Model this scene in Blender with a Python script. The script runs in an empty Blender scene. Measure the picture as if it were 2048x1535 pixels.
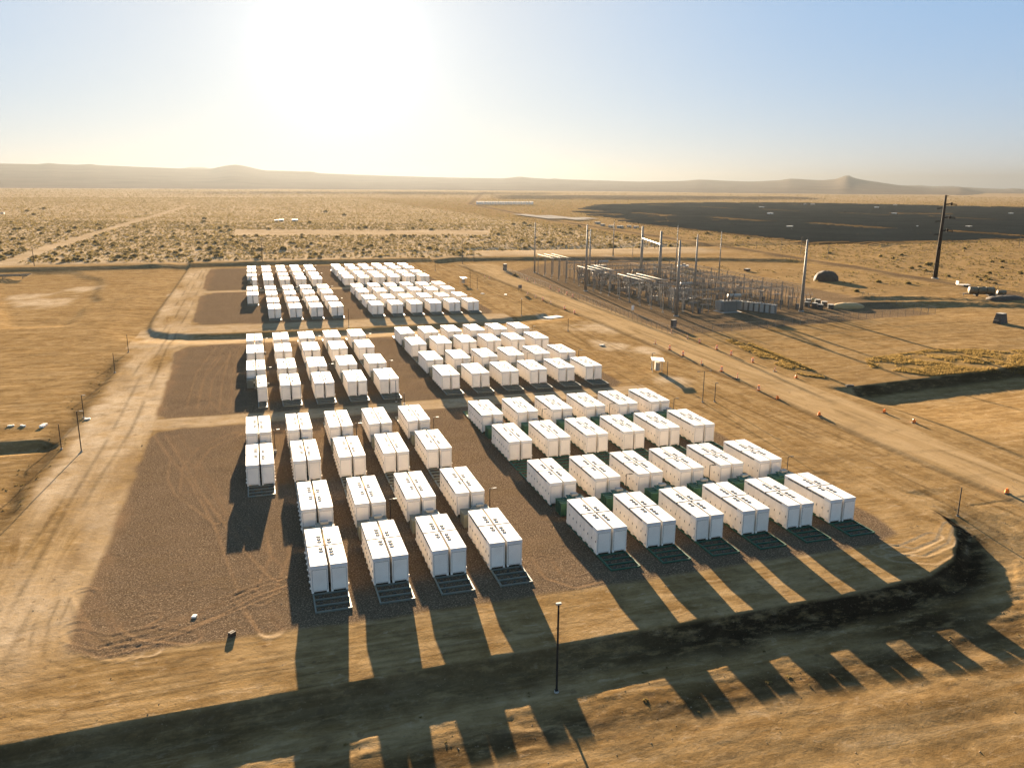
import bpy, bmesh, math, random
import numpy as np
from mathutils import Matrix, Vector
random.seed(7); RNG = np.random.default_rng(11)
S = bpy.context.scene
COL = S.collection

# ------------------------------------------------------------------ camera
CAM = (-3.4099, -74.5034, 39.0193)
F_PX = 1622.11
FW = np.array([0.29465634, 0.92508145, -0.23958706])
RT = np.array([0.95344069, -0.30145745, 0.00861754])
UP = np.array([0.06425338, 0.23097126, 0.97083664])
cd = bpy.data.cameras.new('camera'); co = bpy.data.objects.new('camera', cd); COL.objects.link(co)
cd.lens = F_PX * 36 / 2048; cd.sensor_width = 36; cd.sensor_fit = 'HORIZONTAL'; cd.clip_start = .5; cd.clip_end = 60000
co.matrix_world = Matrix(((RT[0], UP[0], -FW[0], CAM[0]), (RT[1], UP[1], -FW[1], CAM[1]), (RT[2], UP[2], -FW[2], CAM[2]), (0, 0, 0, 1)))
S.camera = co

# ------------------------------------------------------------------ light
SUN_EL, SUN_AZ = math.radians(8.7), math.radians(6.3)      # azimuth measured from +Y towards +X
SD = Vector((math.sin(SUN_AZ) * math.cos(SUN_EL), math.cos(SUN_AZ) * math.cos(SUN_EL), math.sin(SUN_EL)))
sl = bpy.data.lights.new('sun', 'SUN'); sl.energy = 5.0; sl.angle = math.radians(.53); sl.color = (1.0, .80, .56)
so = bpy.data.objects.new('sun', sl); COL.objects.link(so); so.rotation_euler = SD.to_track_quat('Z', 'Y').to_euler()
W = bpy.data.worlds.new('World'); S.world = W; W.use_nodes = True
nt = W.node_tree; nt.nodes.clear()
N = nt.nodes.new; L = nt.links.new
out = N('ShaderNodeOutputWorld'); bg = N('ShaderNodeBackground'); bg.inputs[1].default_value = .002
sky = N('ShaderNodeTexSky'); sky.sky_type = 'NISHITA'; sky.sun_disc = False; sky.sun_elevation = SUN_EL
sky.sun_rotation = SUN_AZ; sky.altitude = 700; sky.air_density = 1.0; sky.dust_density = 0.0; sky.ozone_density = 2.0
bg2 = N('ShaderNodeBackground'); add = N('ShaderNodeAddShader')
tc = N('ShaderNodeTexCoord'); dot = N('ShaderNodeVectorMath'); dot.operation = 'DOT_PRODUCT'; dot.inputs[1].default_value = SD
nrm = N('ShaderNodeVectorMath'); nrm.operation = 'NORMALIZE'
L(tc.outputs['Generated'], nrm.inputs[0]); L(nrm.outputs[0], dot.inputs[0])
def wm(op, a, b=None, c=None):
    n = N('ShaderNodeMath'); n.operation = op
    for i, v in enumerate((a, b, c)):
        if v is None: continue
        if isinstance(v, (int, float)): n.inputs[i].default_value = v
        else: L(v, n.inputs[i])
    return n.outputs[0]
om = wm('SUBTRACT', 1.0, wm('MINIMUM', dot.outputs['Value'], 1.0))      # 1 - cos(angle to sun)
g1 = wm('ADD', wm('MULTIPLY', wm('EXPONENT', wm('MULTIPLY', om, -1000.0)), 2.4), wm('MULTIPLY', wm('EXPONENT', wm('MULTIPLY', om, -150.0)), .20))     # tight aureole of the dusty air
sep = N('ShaderNodeSeparateXYZ'); L(nrm.outputs[0], sep.inputs[0])
f_t = wm('SUBTRACT', 1.0, wm('EXPONENT', wm('MULTIPLY', om, -15.0)))      # bluer away from the sun
f_e = wm('SUBTRACT', 1.0, wm('MULTIPLY', wm('EXPONENT', wm('MULTIPLY', wm('ABSOLUTE', sep.outputs[2]), -11.0)), .80))   # and away from the horizon
fb = N('ShaderNodeMixRGB'); L(wm('MULTIPLY', f_t, f_e), fb.inputs[0]); fb.inputs[1].default_value = (.635, .63, .625, 1); fb.inputs[2].default_value = (.19, .36, .61, 1)
mixc = N('ShaderNodeVectorMath'); mixc.operation = 'SCALE'; mixc.inputs[0].default_value = (1.0, .97, .92); L(g1, mixc.inputs['Scale'])
sm = N('ShaderNodeVectorMath'); sm.operation = 'ADD'; L(mixc.outputs[0], sm.inputs[0]); L(fb.outputs[0], sm.inputs[1])
SKY_E = .108
L(sm.outputs[0], bg2.inputs[0]); bg2.inputs[1].default_value = SKY_E
L(sky.outputs[0], bg.inputs[0]); L(bg.outputs[0], add.inputs[0]); L(bg2.outputs[0], add.inputs[1]); L(add.outputs[0], out.inputs[0])
S.view_settings.view_transform = 'Standard'; S.view_settings.look = 'None'; S.view_settings.gamma = 1
S.view_settings.use_curve_mapping = False; S.view_settings.exposure = 3.45
S.render.engine = 'CYCLES'; S.cycles.max_bounces = 5; S.cycles.diffuse_bounces = 3; S.cycles.glossy_bounces = 2
S.cycles.volume_bounces = 1; S.cycles.transparent_max_bounces = 8; S.cycles.use_denoising = True; S.cycles.caustics_reflective = False

# ------------------------------------------------------------------ helpers
def G(u, v, z=-.2):
    d = FW + RT * (u - 1024) / F_PX - UP * (v - 767.5) / F_PX
    t = (z - CAM[2]) / d[2]
    return CAM[0] + d[0] * t, CAM[1] + d[1] * t
def poly(*p): return [G(*q) for q in p]
def sst(a, b, x):
    t = np.clip((x - a) / (b - a), 0, 1); return t * t * (3 - 2 * t)
def dseg(X, Y, P, closed=False):
    d = np.full(X.shape, 1e9); n = len(P)
    for i in range(n if closed else n - 1):
        ax, ay = P[i]; bx, by = P[(i + 1) % n]
        vx, vy = bx - ax, by - ay; l = vx * vx + vy * vy + 1e-9
        t = np.clip(((X - ax) * vx + (Y - ay) * vy) / l, 0, 1)
        d = np.minimum(d, np.hypot(X - ax - t * vx, Y - ay - t * vy))
    return d
def inside(X, Y, P):
    c = np.zeros(X.shape, bool); n = len(P)
    for i in range(n):
        ax, ay = P[i]; bx, by = P[(i + 1) % n]
        if ay == by: continue
        k = ((ay > Y) != (by > Y)) & (X < (bx - ax) * (Y - ay) / (by - ay) + ax)
        c ^= k
    return c
def sdist(X, Y, P):                      # >0 outside
    d = dseg(X, Y, P, True); return np.where(inside(X, Y, P), -d, d)
def _hash(ix, iy, s):
    h = (ix.astype(np.int64) * 374761393 + iy.astype(np.int64) * 668265263 + s * 974634777) & 0x7fffffff
    h = (h ^ (h >> 13)) * 1274126177 & 0x7fffffff
    return ((h ^ (h >> 16)) & 0xffff) / 65535.0
def vn(X, Y, s=0):                       # value noise in 0..1
    ix, iy = np.floor(X), np.floor(Y); fx, fy = X - ix, Y - iy
    fx, fy = fx * fx * (3 - 2 * fx), fy * fy * (3 - 2 * fy)
    a, b, c, d = _hash(ix, iy, s), _hash(ix + 1, iy, s), _hash(ix, iy + 1, s), _hash(ix + 1, iy + 1, s)
    return (a * (1 - fx) + b * fx) * (1 - fy) + (c * (1 - fx) + d * fx) * fy
def fbm(X, Y, s=0, o=4):
    r = 0; a = .5; t = 0
    for k in range(o):
        r = r + a * vn(X * 2 ** k, Y * 2 ** k, s + k * 7); t += a; a *= .5
    return r / t

# ------------------------------------------------------------------ site geometry in metres
CP, RX, LEN, HGT = 6.03, 30.12, 8.97, 2.88
ROWY = [0, 14.6, 31.9, 46.5]; BLK = [0, 75.4, 171.8, 247.07]
PLAT = [(-600, -18), (-45, -16.6), (-23, -15.9), (1.9, -15.5), (19, -15.2), (38, -15), (51, -14.9), (61.7, -14), (67, -11.8), (70.8, -8.6), (74, -5.2), (75.6, -1), (77, 6), (600, 6), (600, 900), (-600, 900)]
TERR = [(-31.3, 400), (-31.5, 250), (-31.8, 187.6), (-31.2, 166), (-29.5, 158), (-25.5, 153.2), (-18, 150), (-5.4, 148.6), (20.6, 147.2), (55.4, 151.5), (82, 160.5), (84, 175), (84, 400)]
RDIT = [(108, 400), (104.5, 66), (106, 58), (109.4, 56), (123.4, 57.5), (137.4, 58.8), (160.6, 61.6), (400, 84), (400, 400)]
HOLL = [(-60, 62), (-42, 62), (-35.2, 61.2), (-33, 58), (-36.7, 55.4), (-42, 55.5), (-60, 54)]
BASIN = [(-70.2, 175.2), (-100, 279.1), (-97, 324.4), (-78.4, 325.1), (-61.9, 288.0), (-53.4, 226.2), (-53.1, 174.9)]
PADS = [
    [(-20.8, 58), (-19.5, 61.3), (-16, 62.5), (64, 63), (67, 60), (67.5, 0), (66, -4.5), (62.4, -6.2), (20.8, -6.4), (-10, -6), (-17.9, -6), (-20.6, -3.6), (-21.3, 2), (-20.8, 16)],
    [(-21, 72), (-19.2, 69.2), (-6, 68.8), (64, 69), (67, 72), (67.5, 131), (65, 134.5), (-15, 135), (-20.5, 133), (-22.5, 128), (-21.5, 100)],
    [(-21, 172), (-18.5, 166.5), (0, 164), (66, 166), (68, 170), (68, 233), (66, 237), (-18, 236), (-22, 228)],
    [(-22, 250), (-20, 243), (66, 242), (69, 250), (69, 322), (60, 330), (-22, 322), (-23, 300)]]
ROADX_L = [(93.7, 320), (93.8, 228), (92.3, 183), (91.6, 141), (90.7, 100), (90.5, 62), (88.9, 40), (88, 13), (88, -20), (84, -60)]
ROADX_R = [(112, 320), (109, 255), (105.6, 172), (103.8, 132), (103, 103), (103, 75), (102.3, 50), (99.7, 26), (97.3, 5.7), (96, -20), (92, -60)]
HAUL = ROADX_L + ROADX_R[::-1]
HWY = [(2600, 9000), (405.8, 1489.6), (316.6, 795.4), (297, 500), (291, 371), (280.6, 262.7), (273, 191), (270.5, 150), (266, 60), (262, -60)]
CROSS = [(-700, 362), (-300, 352), (-108, 337), (-69, 338), (-7, 344), (68, 346), (121, 343), (173, 333), (215, 322), (272, 300)]
SUBST = [(104, 118), (128, 119.5), (203, 130), (208, 200), (198, 290), (186, 352), (150, 330), (112, 283), (105, 279)]
PALE = [(188, 354), (181, 276), (180, 231), (184, 181), (186, 150)]
DESERT_TRACK = [(-116.9, 352), (-117, 419), (-116, 593), (-109.6, 877), (-100, 1400)]
SOL_P = poly((1215, 437), (1290, 450), (1400, 463), (1530, 477), (1640, 487), (1800, 486), (2048, 480), (2400, 478), (2400, 424), (2048, 416), (1800, 411), (1600, 407), (1400, 406), (1200, 411), (1150, 424))
TRK = [[(323, 872), (355, 915), (395, 960), (430, 1020), (447, 1050), (470, 1110), (490, 1160), (510, 1210), (540, 1260)],
       [(345, 870), (375, 915), (420, 985), (470, 1050), (520, 1110), (560, 1150)],
       [(470, 868), (410, 895), (380, 930), (375, 980)], [(355, 915), (350, 955), (365, 985), (400, 1010), (440, 1040)],
       [(560, 1165), (500, 1185), (430, 1222), (330, 1260), (200, 1285), (150, 1270)],
       [(540, 1180), (480, 1205), (400, 1238), (300, 1278), (210, 1300)],
       [(165, 1185), (180, 1220), (200, 1270), (240, 1310)], [(172, 1190), (192, 1226), (215, 1272), (262, 1308)],
       [(490, 1190), (510, 1220), (545, 1262)], [(300, 1235), (262, 1250), (300, 1268), (380, 1275)], [(148, 1255), (170, 1285), (220, 1306), (300, 1300)],
       [(550, 1060), (560, 1110), (540, 1160), (520, 1200)], [(440, 695), (402, 745), (385, 812)], [(452, 712), (415, 760), (405, 815)], [(470, 700), (455, 760), (450, 815)], [(330, 790), (380, 782), (430, 800), (450, 820)],
       [(1085, 1120), (1105, 1150), (1150, 1165), (1210, 1150)], [(1780, 1095), (1840, 1105), (1890, 1085), (1905, 1050)], [(1790, 1115), (1860, 1120), (1915, 1090), (1925, 1055)], [(1760, 1105), (1820, 1095), (1868, 1072)]]
TRK = [poly(*t) for t in TRK]

def heights(X, Y):
    z = np.full(X.shape, -.2)
    near = (Y < 420) & (np.abs(X) < 450)
    s = sdist(X, Y, PLAT)
    s = s + (vn(X * .5, Y * .9, 3) - .5) * .22 * (s > -1)
    fac = (1 - sst(-13, 3, Y) * sst(40, 62, X) * .85) * (1 - sst(73, 88, X))
    deep = 1.0 + .25 * sst(30, 60, X)
    z -= deep * fac * np.clip(s / 1.7, 0, 1) ** .85
    z += .0 * s
    rg = np.clip((s - .1) / 1.2, 0, 1) * np.clip((16 - s) / 9, 0, 1) * (1 - sst(68, 80, X))
    z += rg * ((fbm(X * .25, Y * .8, 5) - .5) * .20 + (fbm(X * 1.5, Y * 2.5, 9, 3) - .5) * .07)
    wind = np.exp(-((Y + 24.2 + .055 * (X - 20) + 1.2 * (vn(X * .25, Y * 0, 8) - .5)) / .8) ** 2) * (s > 2)
    z += wind * .10 * fbm(X * .5, Y * .5, 33)
    z += np.where(s > 6, .3 * (fbm(X * .07, Y * .2, 21) - .5), 0)
    t = sdist(X, Y, TERR)
    z -= np.where((t > 0) & near, .75 * sst(0, 1.8, t) * (1 - sst(2.5, 14, t)), 0)
    r = sdist(X, Y, RDIT)
    z -= np.where((r > 0) & (X > 104), 1.6 * sst(0, 2.2, r) * (1 - sst(5, 40, r)) * sst(104, 112, X), 0)
    dd = dseg(X, Y, CROSS)
    z += np.where(dd < 40, 1.5 * np.exp(-(dd / 5.5) ** 2), 0)
    z -= np.where(near, .45 * np.exp(-((X + 34.5 + 1.2 * (vn(Y * .1, X * 0, 2) - .5)) / 1.2) ** 2) * sst(-2, 12, Y) * (1 - sst(112, 130, Y)), 0)
    h = sdist(X, Y, HOLL); z -= .95 * (1 - sst(-1.6, .2, h))
    b = sdist(X, Y, BASIN); z -= .6 * (1 - sst(-2.5, .5, b + 3 * (vn(X * .12, Y * .12, 44) - .5)))
    hl = dseg(X, Y, ROADX_L); hr = dseg(X, Y, ROADX_R); hin = sdist(X, Y, HAUL)
    z += np.where(hin < 0, .16, 0) * np.clip(-hin / .8, 0, 1) + .16 * np.exp(-(hr / .6) ** 2) - .12 * np.exp(-((hl) / .7) ** 2)
    hw = dseg(X, Y, HWY); z += np.where(hw < 30, .5 * (1 - sst(3.5, 8, hw)), 0)
    dt = dseg(X, Y, poly((1690, 612), (1800, 608), (1900, 607), (2048, 612)))
    z += np.where(dt < 12, 1.1 * np.exp(-(dt / 2.6) ** 2), 0)
    dt = dseg(X, Y, poly((1720, 597), (1850, 596), (1960, 600), (2048, 603)))
    z += np.where(dt < 12, .9 * np.exp(-(dt / 2.2) ** 2), 0)
    rough = .05 + .10 * (np.abs(X - 96) > 40) * (Y > 60)
    z += rough * (fbm(X * .22, Y * .22, 1) - .5)
    far = sst(300, 420, Y) + sst(120, 170, X)
    z += np.clip(far, 0, 1) * .9 * (fbm(X * .03, Y * .03, 77) - .5)
    for tr in TRK:
        xs = [p[0] for p in tr]; ys = [p[1] for p in tr]
        k = (X > min(xs) - 3) & (X < max(xs) + 3) & (Y > min(ys) - 3) & (Y < max(ys) + 3)
        if k.any():
            q = dseg(X[k], Y[k], tr); z[k] += .028 * np.exp(-((q - 1.12) / .16) ** 2) - .02 * np.exp(-((q - .85) / .16) ** 2)
    return z
def gz(x, y): return float(heights(np.array([float(x)]), np.array([float(y)]))[0])

# ------------------------------------------------------------------ materials
def new_mat(name):
    m = bpy.data.materials.new(name); m.use_nodes = True; m.node_tree.nodes.clear(); return m
def paint(name, col, rough=.55, metal=0, dirt=.15, scale=1.2, bump=0.0, dcol=(.30, .22, .13), spec=.25):
    m = new_mat(name); t = m.node_tree; N = t.nodes.new; L = t.links.new
    o = N('ShaderNodeOutputMaterial'); b = N('ShaderNodeBsdfPrincipled'); L(b.outputs[0], o.inputs[0])
    tc = N('ShaderNodeTexCoord'); oi = N('ShaderNodeObjectInfo')
    ad = N('ShaderNodeVectorMath'); ad.operation = 'ADD'; L(tc.outputs['Object'], ad.inputs[0])
    sc = N('ShaderNodeMath'); sc.operation = 'MULTIPLY'; sc.inputs[1].default_value = 57; L(oi.outputs['Random'], sc.inputs[0]); L(sc.outputs[0], ad.inputs[1])
    n = N('ShaderNodeTexNoise'); n.inputs['Scale'].default_value = scale; n.inputs['Detail'].default_value = 6; n.inputs['Roughness'].default_value = .62; L(ad.outputs[0], n.inputs['Vector'])
    r = N('ShaderNodeMapRange'); r.inputs[1].default_value = .42; r.inputs[2].default_value = .75; r.inputs[4].default_value = dirt; L(n.outputs[0], r.inputs[0])
    x = N('ShaderNodeMixRGB'); x.inputs[1].default_value = (*col, 1); x.inputs[2].default_value = (*dcol, 1); L(r.outputs[0], x.inputs[0])
    v = N('ShaderNodeHueSaturation'); L(x.outputs[0], v.inputs['Color'])
    vr = N('ShaderNodeMapRange'); vr.inputs[3].default_value = .93; vr.inputs[4].default_value = 1.05; L(oi.outputs['Random'], vr.inputs[0]); L(vr.outputs[0], v.inputs['Value'])
    L(v.outputs[0], b.inputs['Base Color']); b.inputs['Roughness'].default_value = rough; b.inputs['Metallic'].default_value = metal; b.inputs['Specular IOR Level'].default_value = spec
    if bump:
        bu = N('ShaderNodeBump'); bu.inputs['Strength'].default_value = bump; bu.inputs['Distance'].default_value = .05; L(n.outputs[0], bu.inputs['Height']); L(bu.outputs[0], b.inputs['Normal'])
    return m
M = dict(
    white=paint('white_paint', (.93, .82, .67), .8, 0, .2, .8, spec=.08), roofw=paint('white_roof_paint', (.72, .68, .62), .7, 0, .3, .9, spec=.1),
    door=paint('white_door_paint', (.91, .80, .655), .8, 0, .15, .7, spec=.06), seam=paint('dark_gasket', (.012, .011, .010), .95, 0, 0, spec=0),
    dark=paint('black_steel', (.02, .018, .016), .7, 0, .1, spec=.12), vent=paint('fan_grille', (.02, .017, .013), .9, 0, .1, spec=.03),
    louv=paint('louvre_grey', (.12, .115, .10), .6, 0, .2), green=paint('green_steel', (.028, .085, .050), .6, 0, .12, 2, dcol=(.12, .1, .07)),
    sage=paint('grey_green_steel', (.15, .155, .12), .6, 0, .2, 2), galv=paint('galvanised_steel', (.20, .18, .145), .6, 0, .3, 1.5, spec=.2),
    lgrey=paint('light_grey_paint', (.33, .305, .25), .6, 0, .25, spec=.2), rust=paint('weathering_steel', (.016, .010, .007), .8, 0, .3, .5, dcol=(.03, .015, .01), spec=.05),
    wood=paint('weathered_wood', (.07, .045, .028), .8, 0, .2), concrete=paint('concrete', (.38, .35, .30), .85, 0, .3), orange=paint('orange_plastic', (.85, .20, .02), .5, 0, .1),
    rubber=paint('rubber', (.02, .02, .02), .9, 0, .3), glass=paint('dark_glass', (.03, .04, .05), .1, 0, .05), bushing=paint('porcelain', (.10, .075, .055), .5, 0, .1),
    brown=paint('dark_tarpaulin', (.055, .036, .022), .85, 0, .5, .35, .6, (.10, .065, .03)), tan=paint('tan_paint', (.35, .22, .08), .6, 0, .3), alu=paint('aluminium_tube', (.30, .275, .23), .7, 0, .05, spec=.1),
    panel=paint('solar_panel_back', (.078, .056, .034), 1, 0, .6, .02, dcol=(.12, .09, .055), spec=0), tank=paint('tank_plastic', (.11, .09, .05), .6, 0, .4), dkgrey=paint('dark_grey_steel', (.06, .055, .045), .7, 0, .2),
    sheen=paint('painted_panel_sheen', (.34, .30, .25), 1, 0, .3, spec=0))  # sheen: matte pale colour stands in for sky reflected in the panels

def ground_mat():
    m = new_mat('desert_ground'); t = m.node_tree; N = t.nodes.new; L = t.links.new
    o = N('ShaderNodeOutputMaterial'); b = N('ShaderNodeBsdfPrincipled'); L(b.outputs[0], o.inputs[0])
    b.inputs['Roughness'].default_value = 1; b.inputs['Specular IOR Level'].default_value = 0
    geo = N('ShaderNodeNewGeometry'); pos = geo.outputs['Position']
    A = N('ShaderNodeAttribute'); A.attribute_name = 'mask_a'; B = N('ShaderNodeAttribute'); B.attribute_name = 'mask_b'
    sa = N('ShaderNodeSeparateColor'); L(A.outputs['Color'], sa.inputs[0]); sb = N('ShaderNodeSeparateColor'); L(B.outputs['Color'], sb.inputs[0])
    grav, light, dark = sa.outputs[0], sa.outputs[1], sa.outputs[2]
    gold, alongy, road = sb.outputs[0], sb.outputs[1], sb.outputs[2]
    def mp(sx, sy, sz=1):
        v = N('ShaderNodeMapping'); v.vector_type = 'POINT'; v.inputs['Scale'].default_value = (sx, sy, sz); L(pos, v.inputs[0]); return v.outputs[0]
    def noise(vec, sc, det=5, ro=.6, dist=0):
        n = N('ShaderNodeTexNoise'); n.inputs['Scale'].default_value = sc; n.inputs['Detail'].default_value = det; n.inputs['Roughness'].default_value = ro; n.inputs['Distortion'].default_value = dist; L(vec, n.inputs['Vector']); return n.outputs[0]
    def rng(x, a, b_, c=0, d=1):
        r = N('ShaderNodeMapRange'); r.inputs[1].default_value = a; r.inputs[2].default_value = b_; r.inputs[3].default_value = c; r.inputs[4].default_value = d; L(x, r.inputs[0]); return r.outputs[0]
    def mix(f, a, b_, mode='MIX'):
        x = N('ShaderNodeMixRGB'); x.blend_type = mode
        for i, v in enumerate((f, a, b_)):
            if isinstance(v, tuple): x.inputs[i].default_value = (*v, 1)
            elif isinstance(v, (int, float)): x.inputs[i].default_value = v if i == 0 else (v, v, v, 1)
            else: L(v, x.inputs[i])
        return x.outputs[0]
    def mul(a, b_, op='MULTIPLY'):
        n = N('ShaderNodeMath'); n.operation = op
        for i, v in enumerate((a, b_)):
            if isinstance(v, (int, float)): n.inputs[i].default_value = v
            else: L(v, n.inputs[i])
        return n.outputs[0]
    big = noise(mp(1, 1), .035, 6, .6, .4)
    mid = noise(mp(1, 1), .28, 6, .65, .3)
    fine = noise(mp(1, 1), 2.6, 6, .7)
    peb = noise(mp(1, 1), 9, 3, .8)
    sx = noise(mp(.13, 1.0), .6, 7, .72, .8)          # streaks along X
    sy = noise(mp(.9, .10), .55, 7, .72, .9)          # streaks along Y
    st = mix(alongy, sx, sy)
    sand = mix(rng(big, .35, .68), (.195, .118, .046), (.245, .157, .068))
    sand = mix(rng(mid, .4, .7), sand, (0.124, 0.070, 0.024))
    sand = mix(mul(rng(st, .46, .70), .6), sand, (.33, .23, .12))
    sand = mix(mul(rng(st, .48, .30), .4), sand, (0.096, 0.059, 0.024))
    fe = noise(mp(.55, 1.0), 1.1, 7, .74, .6)
    sand = mix(mul(rng(fe, .50, .66), .55), sand, (0.090, 0.060, 0.030))
    sand = mix(mul(rng(fe, .44, .32), .5), sand, (.36, .262, .16))
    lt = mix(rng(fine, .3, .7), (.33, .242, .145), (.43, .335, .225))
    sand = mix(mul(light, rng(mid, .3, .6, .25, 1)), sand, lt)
    rd = mix(rng(sy, .38, .62), (.225, .146, .066), (.30, .205, .105))
    sand = mix(road, sand, rd)
    gv = mix(rng(peb, .35, .65), (0.045, 0.030, 0.018), (0.121, 0.081, 0.049))
    gv = mix(rng(mid, .35, .7), gv, (0.068, 0.045, 0.026))
    gv = mix(rng(noise(mp(1, 1), 5.5, 2, .9), .50, .66), gv, (0.223, 0.158, 0.099))
    gv = mix(mul(light, .8), gv, (0.173, 0.105, 0.055))
    c = mix(grav, sand, gv)
    gc = mix(rng(fine, .35, .65), (0.121, 0.074, 0.025), (0.242, 0.151, 0.052))
    c = mix(mul(gold, rng(mid, .35, .55, .2, 1)), c, gc)
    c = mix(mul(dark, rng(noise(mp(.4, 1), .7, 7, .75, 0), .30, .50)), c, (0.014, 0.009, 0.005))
    c = mix(mul(rng(peb, .62, .74), .45), c, (0.090, 0.057, 0.031))
    c = mix(mul(rng(noise(mp(1, 1), .7, 3, .5), .66, .72), .5), c, (0.081, 0.050, 0.027))
    gr = noise(mp(1, 1), 3.4, 8, .85)
    c = mix(rng(gr, .44, .30, 0, .55), c, (.055, .036, .019))
    c = mix(rng(gr, .57, .72, 0, .55), c, (.33, .24, .145))
    wash = noise(mp(.35, .8), .22, 8, .72, 1.2)
    c = mix(rng(wash, .47, .35, 0, .35), c, (.10, .066, .033))
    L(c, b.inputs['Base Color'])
    # relief
    h = mul(mul(fine, .13), mul(peb, mix(grav, .02, .06)), 'ADD')
    h = mul(h, mul(st, .10), 'ADD'); h = mul(h, mul(mid, .14), 'ADD')
    bu = N('ShaderNodeBump'); bu.inputs['Strength'].default_value = .32; bu.inputs['Distance'].default_value = 1; L(h, bu.inputs['Height']); L(bu.outputs[0], b.inputs['Normal'])
    return m
M['ground'] = ground_mat()

def shrub_mat(name, c1, c2, tr=.35):
    m = new_mat(name); t = m.node_tree; N = t.nodes.new; L = t.links.new
    o = N('ShaderNodeOutputMaterial'); d = N('ShaderNodeBsdfDiffuse'); r = N('ShaderNodeBsdfTranslucent'); x = N('ShaderNodeMixShader'); x.inputs[0].default_value = tr
    g = N('ShaderNodeNewGeometry'); n = N('ShaderNodeTexNoise'); n.inputs['Scale'].default_value = .6; n.inputs['Detail'].default_value = 3; L(g.outputs['Position'], n.inputs['Vector'])
    rp = N('ShaderNodeMapRange'); rp.inputs[1].default_value = .35; rp.inputs[2].default_value = .65; L(n.outputs[0], rp.inputs[0])
    c = N('ShaderNodeMixRGB'); c.inputs[1].default_value = (*c1, 1); c.inputs[2].default_value = (*c2, 1); L(rp.outputs[0], c.inputs[0])
    for s in (d, r): L(c.outputs[0], s.inputs[0])
    L(d.outputs[0], x.inputs[1]); L(r.outputs[0], x.inputs[2]); L(x.outputs[0], o.inputs[0]); return m
M['shrub'] = shrub_mat('creosote_foliage', (.105, .080, .030), (.19, .135, .052))
M['grass'] = shrub_mat('dry_grass', (.17, .112, .036), (.26, .175, .062), .45)

def hill_mat():
    m = new_mat('hill_ground'); t = m.node_tree; N = t.nodes.new; L = t.links.new
    o = N('ShaderNodeOutputMaterial'); b = N('ShaderNodeBsdfPrincipled'); L(b.outputs[0], o.inputs[0]); b.inputs['Roughness'].default_value = 1; b.inputs['Specular IOR Level'].default_value = 0
    g = N('ShaderNodeNewGeometry'); n = N('ShaderNodeTexNoise'); n.inputs['Scale'].default_value = .003; n.inputs['Detail'].default_value = 7; L(g.outputs['Position'], n.inputs['Vector'])
    c = N('ShaderNodeMixRGB'); c.inputs[1].default_value = (.085, .066, .05, 1); c.inputs[2].default_value = (.15, .12, .09, 1); L(n.outputs[0], c.inputs[0]); L(c.outputs[0], b.inputs['Base Color']); return m
M['hill'] = hill_mat()

# ------------------------------------------------------------------ mesh helpers
class MB:
    def __init__(s): s.v = []; s.f = []
    def box(s, x0, x1, y0, y1, z0, z1, T=None):
        n = len(s.v); p = [(x0, y0, z0), (x1, y0, z0), (x1, y1, z0), (x0, y1, z0), (x0, y0, z1), (x1, y0, z1), (x1, y1, z1), (x0, y1, z1)]
        if T: p = [tuple(T @ Vector(q)) for q in p]
        s.v += p; s.f += [tuple(n + i for i in q) for q in ((0, 3, 2, 1), (4, 5, 6, 7), (0, 1, 5, 4), (1, 2, 6, 5), (2, 3, 7, 6), (3, 0, 4, 7))]; return s
    def tube(s, a, b, r, r2=None, n=6):
        a, b = Vector(a), Vector(b); d = (b - a).normalized(); r2 = r if r2 is None else r2
        u = d.orthogonal().normalized(); w = d.cross(u); k = len(s.v)
        for c, q in ((a, r), (b, r2)):
            for i in range(n):
                t = 2 * math.pi * i / n; s.v.append(tuple(c + u * math.cos(t) * q + w * math.sin(t) * q))
        for i in range(n): s.f.append((k + i, k + (i + 1) % n, k + n + (i + 1) % n, k + n + i))
        s.f.append(tuple(k + i for i in range(n))[::-1]); s.f.append(tuple(k + n + i for i in range(n))); return s
    def mesh(s, name, mat, smooth=False):
        me = bpy.data.meshes.new(name); me.from_pydata(s.v, [], s.f); me.materials.append(M[mat] if isinstance(mat, str) else mat)
        if smooth:
            me.polygons.foreach_set('use_smooth', [True] * len(me.polygons))
        me.update(); return me
def link(name, me, parent=None, loc=None, rot=None, kind=None):
    o = bpy.data.objects.new(name, me); COL.objects.link(o)
    if parent: o.parent = parent
    if loc: o.location = loc
    if rot: o.rotation_euler = rot
    if kind: o['kind'] = kind
    return o
def thing(name, label, cat, loc=(0, 0, 0), rz=0, group=None, me=None):
    o = bpy.data.objects.new(name, me); COL.objects.link(o); o.location = loc; o.rotation_euler = (0, 0, rz)
    o['label'] = label; o['category'] = cat
    if group: o['group'] = group
    return o
def build(proto, name, label, cat, loc, rz=0, group=None):
    """proto: list of (part name, mesh, children)"""
    r = thing(name, label, cat, loc, rz, group)
    for p in proto:
        c = link(p[0], p[1], r)
        if len(p) > 3 and p[3]: c['kind'] = p[3]
        for q in (p[2] if len(p) > 2 and p[2] else []): link(q[0], q[1], c)
    return r
ORD = ['first', 'second', 'third', 'fourth', 'fifth', 'sixth', 'seventh', 'eighth', 'ninth', 'tenth', 'eleventh', 'twelfth', 'thirteenth', 'fourteenth', 'fifteenth', 'sixteenth', 'seventeenth', 'eighteenth', 'nineteenth', 'twentieth'] + ['twenty-' + w for w in ('first', 'second', 'third', 'fourth', 'fifth', 'sixth', 'seventh', 'eighth', 'ninth')] + ['thirtieth', 'thirty-first', 'thirty-second']

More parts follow.
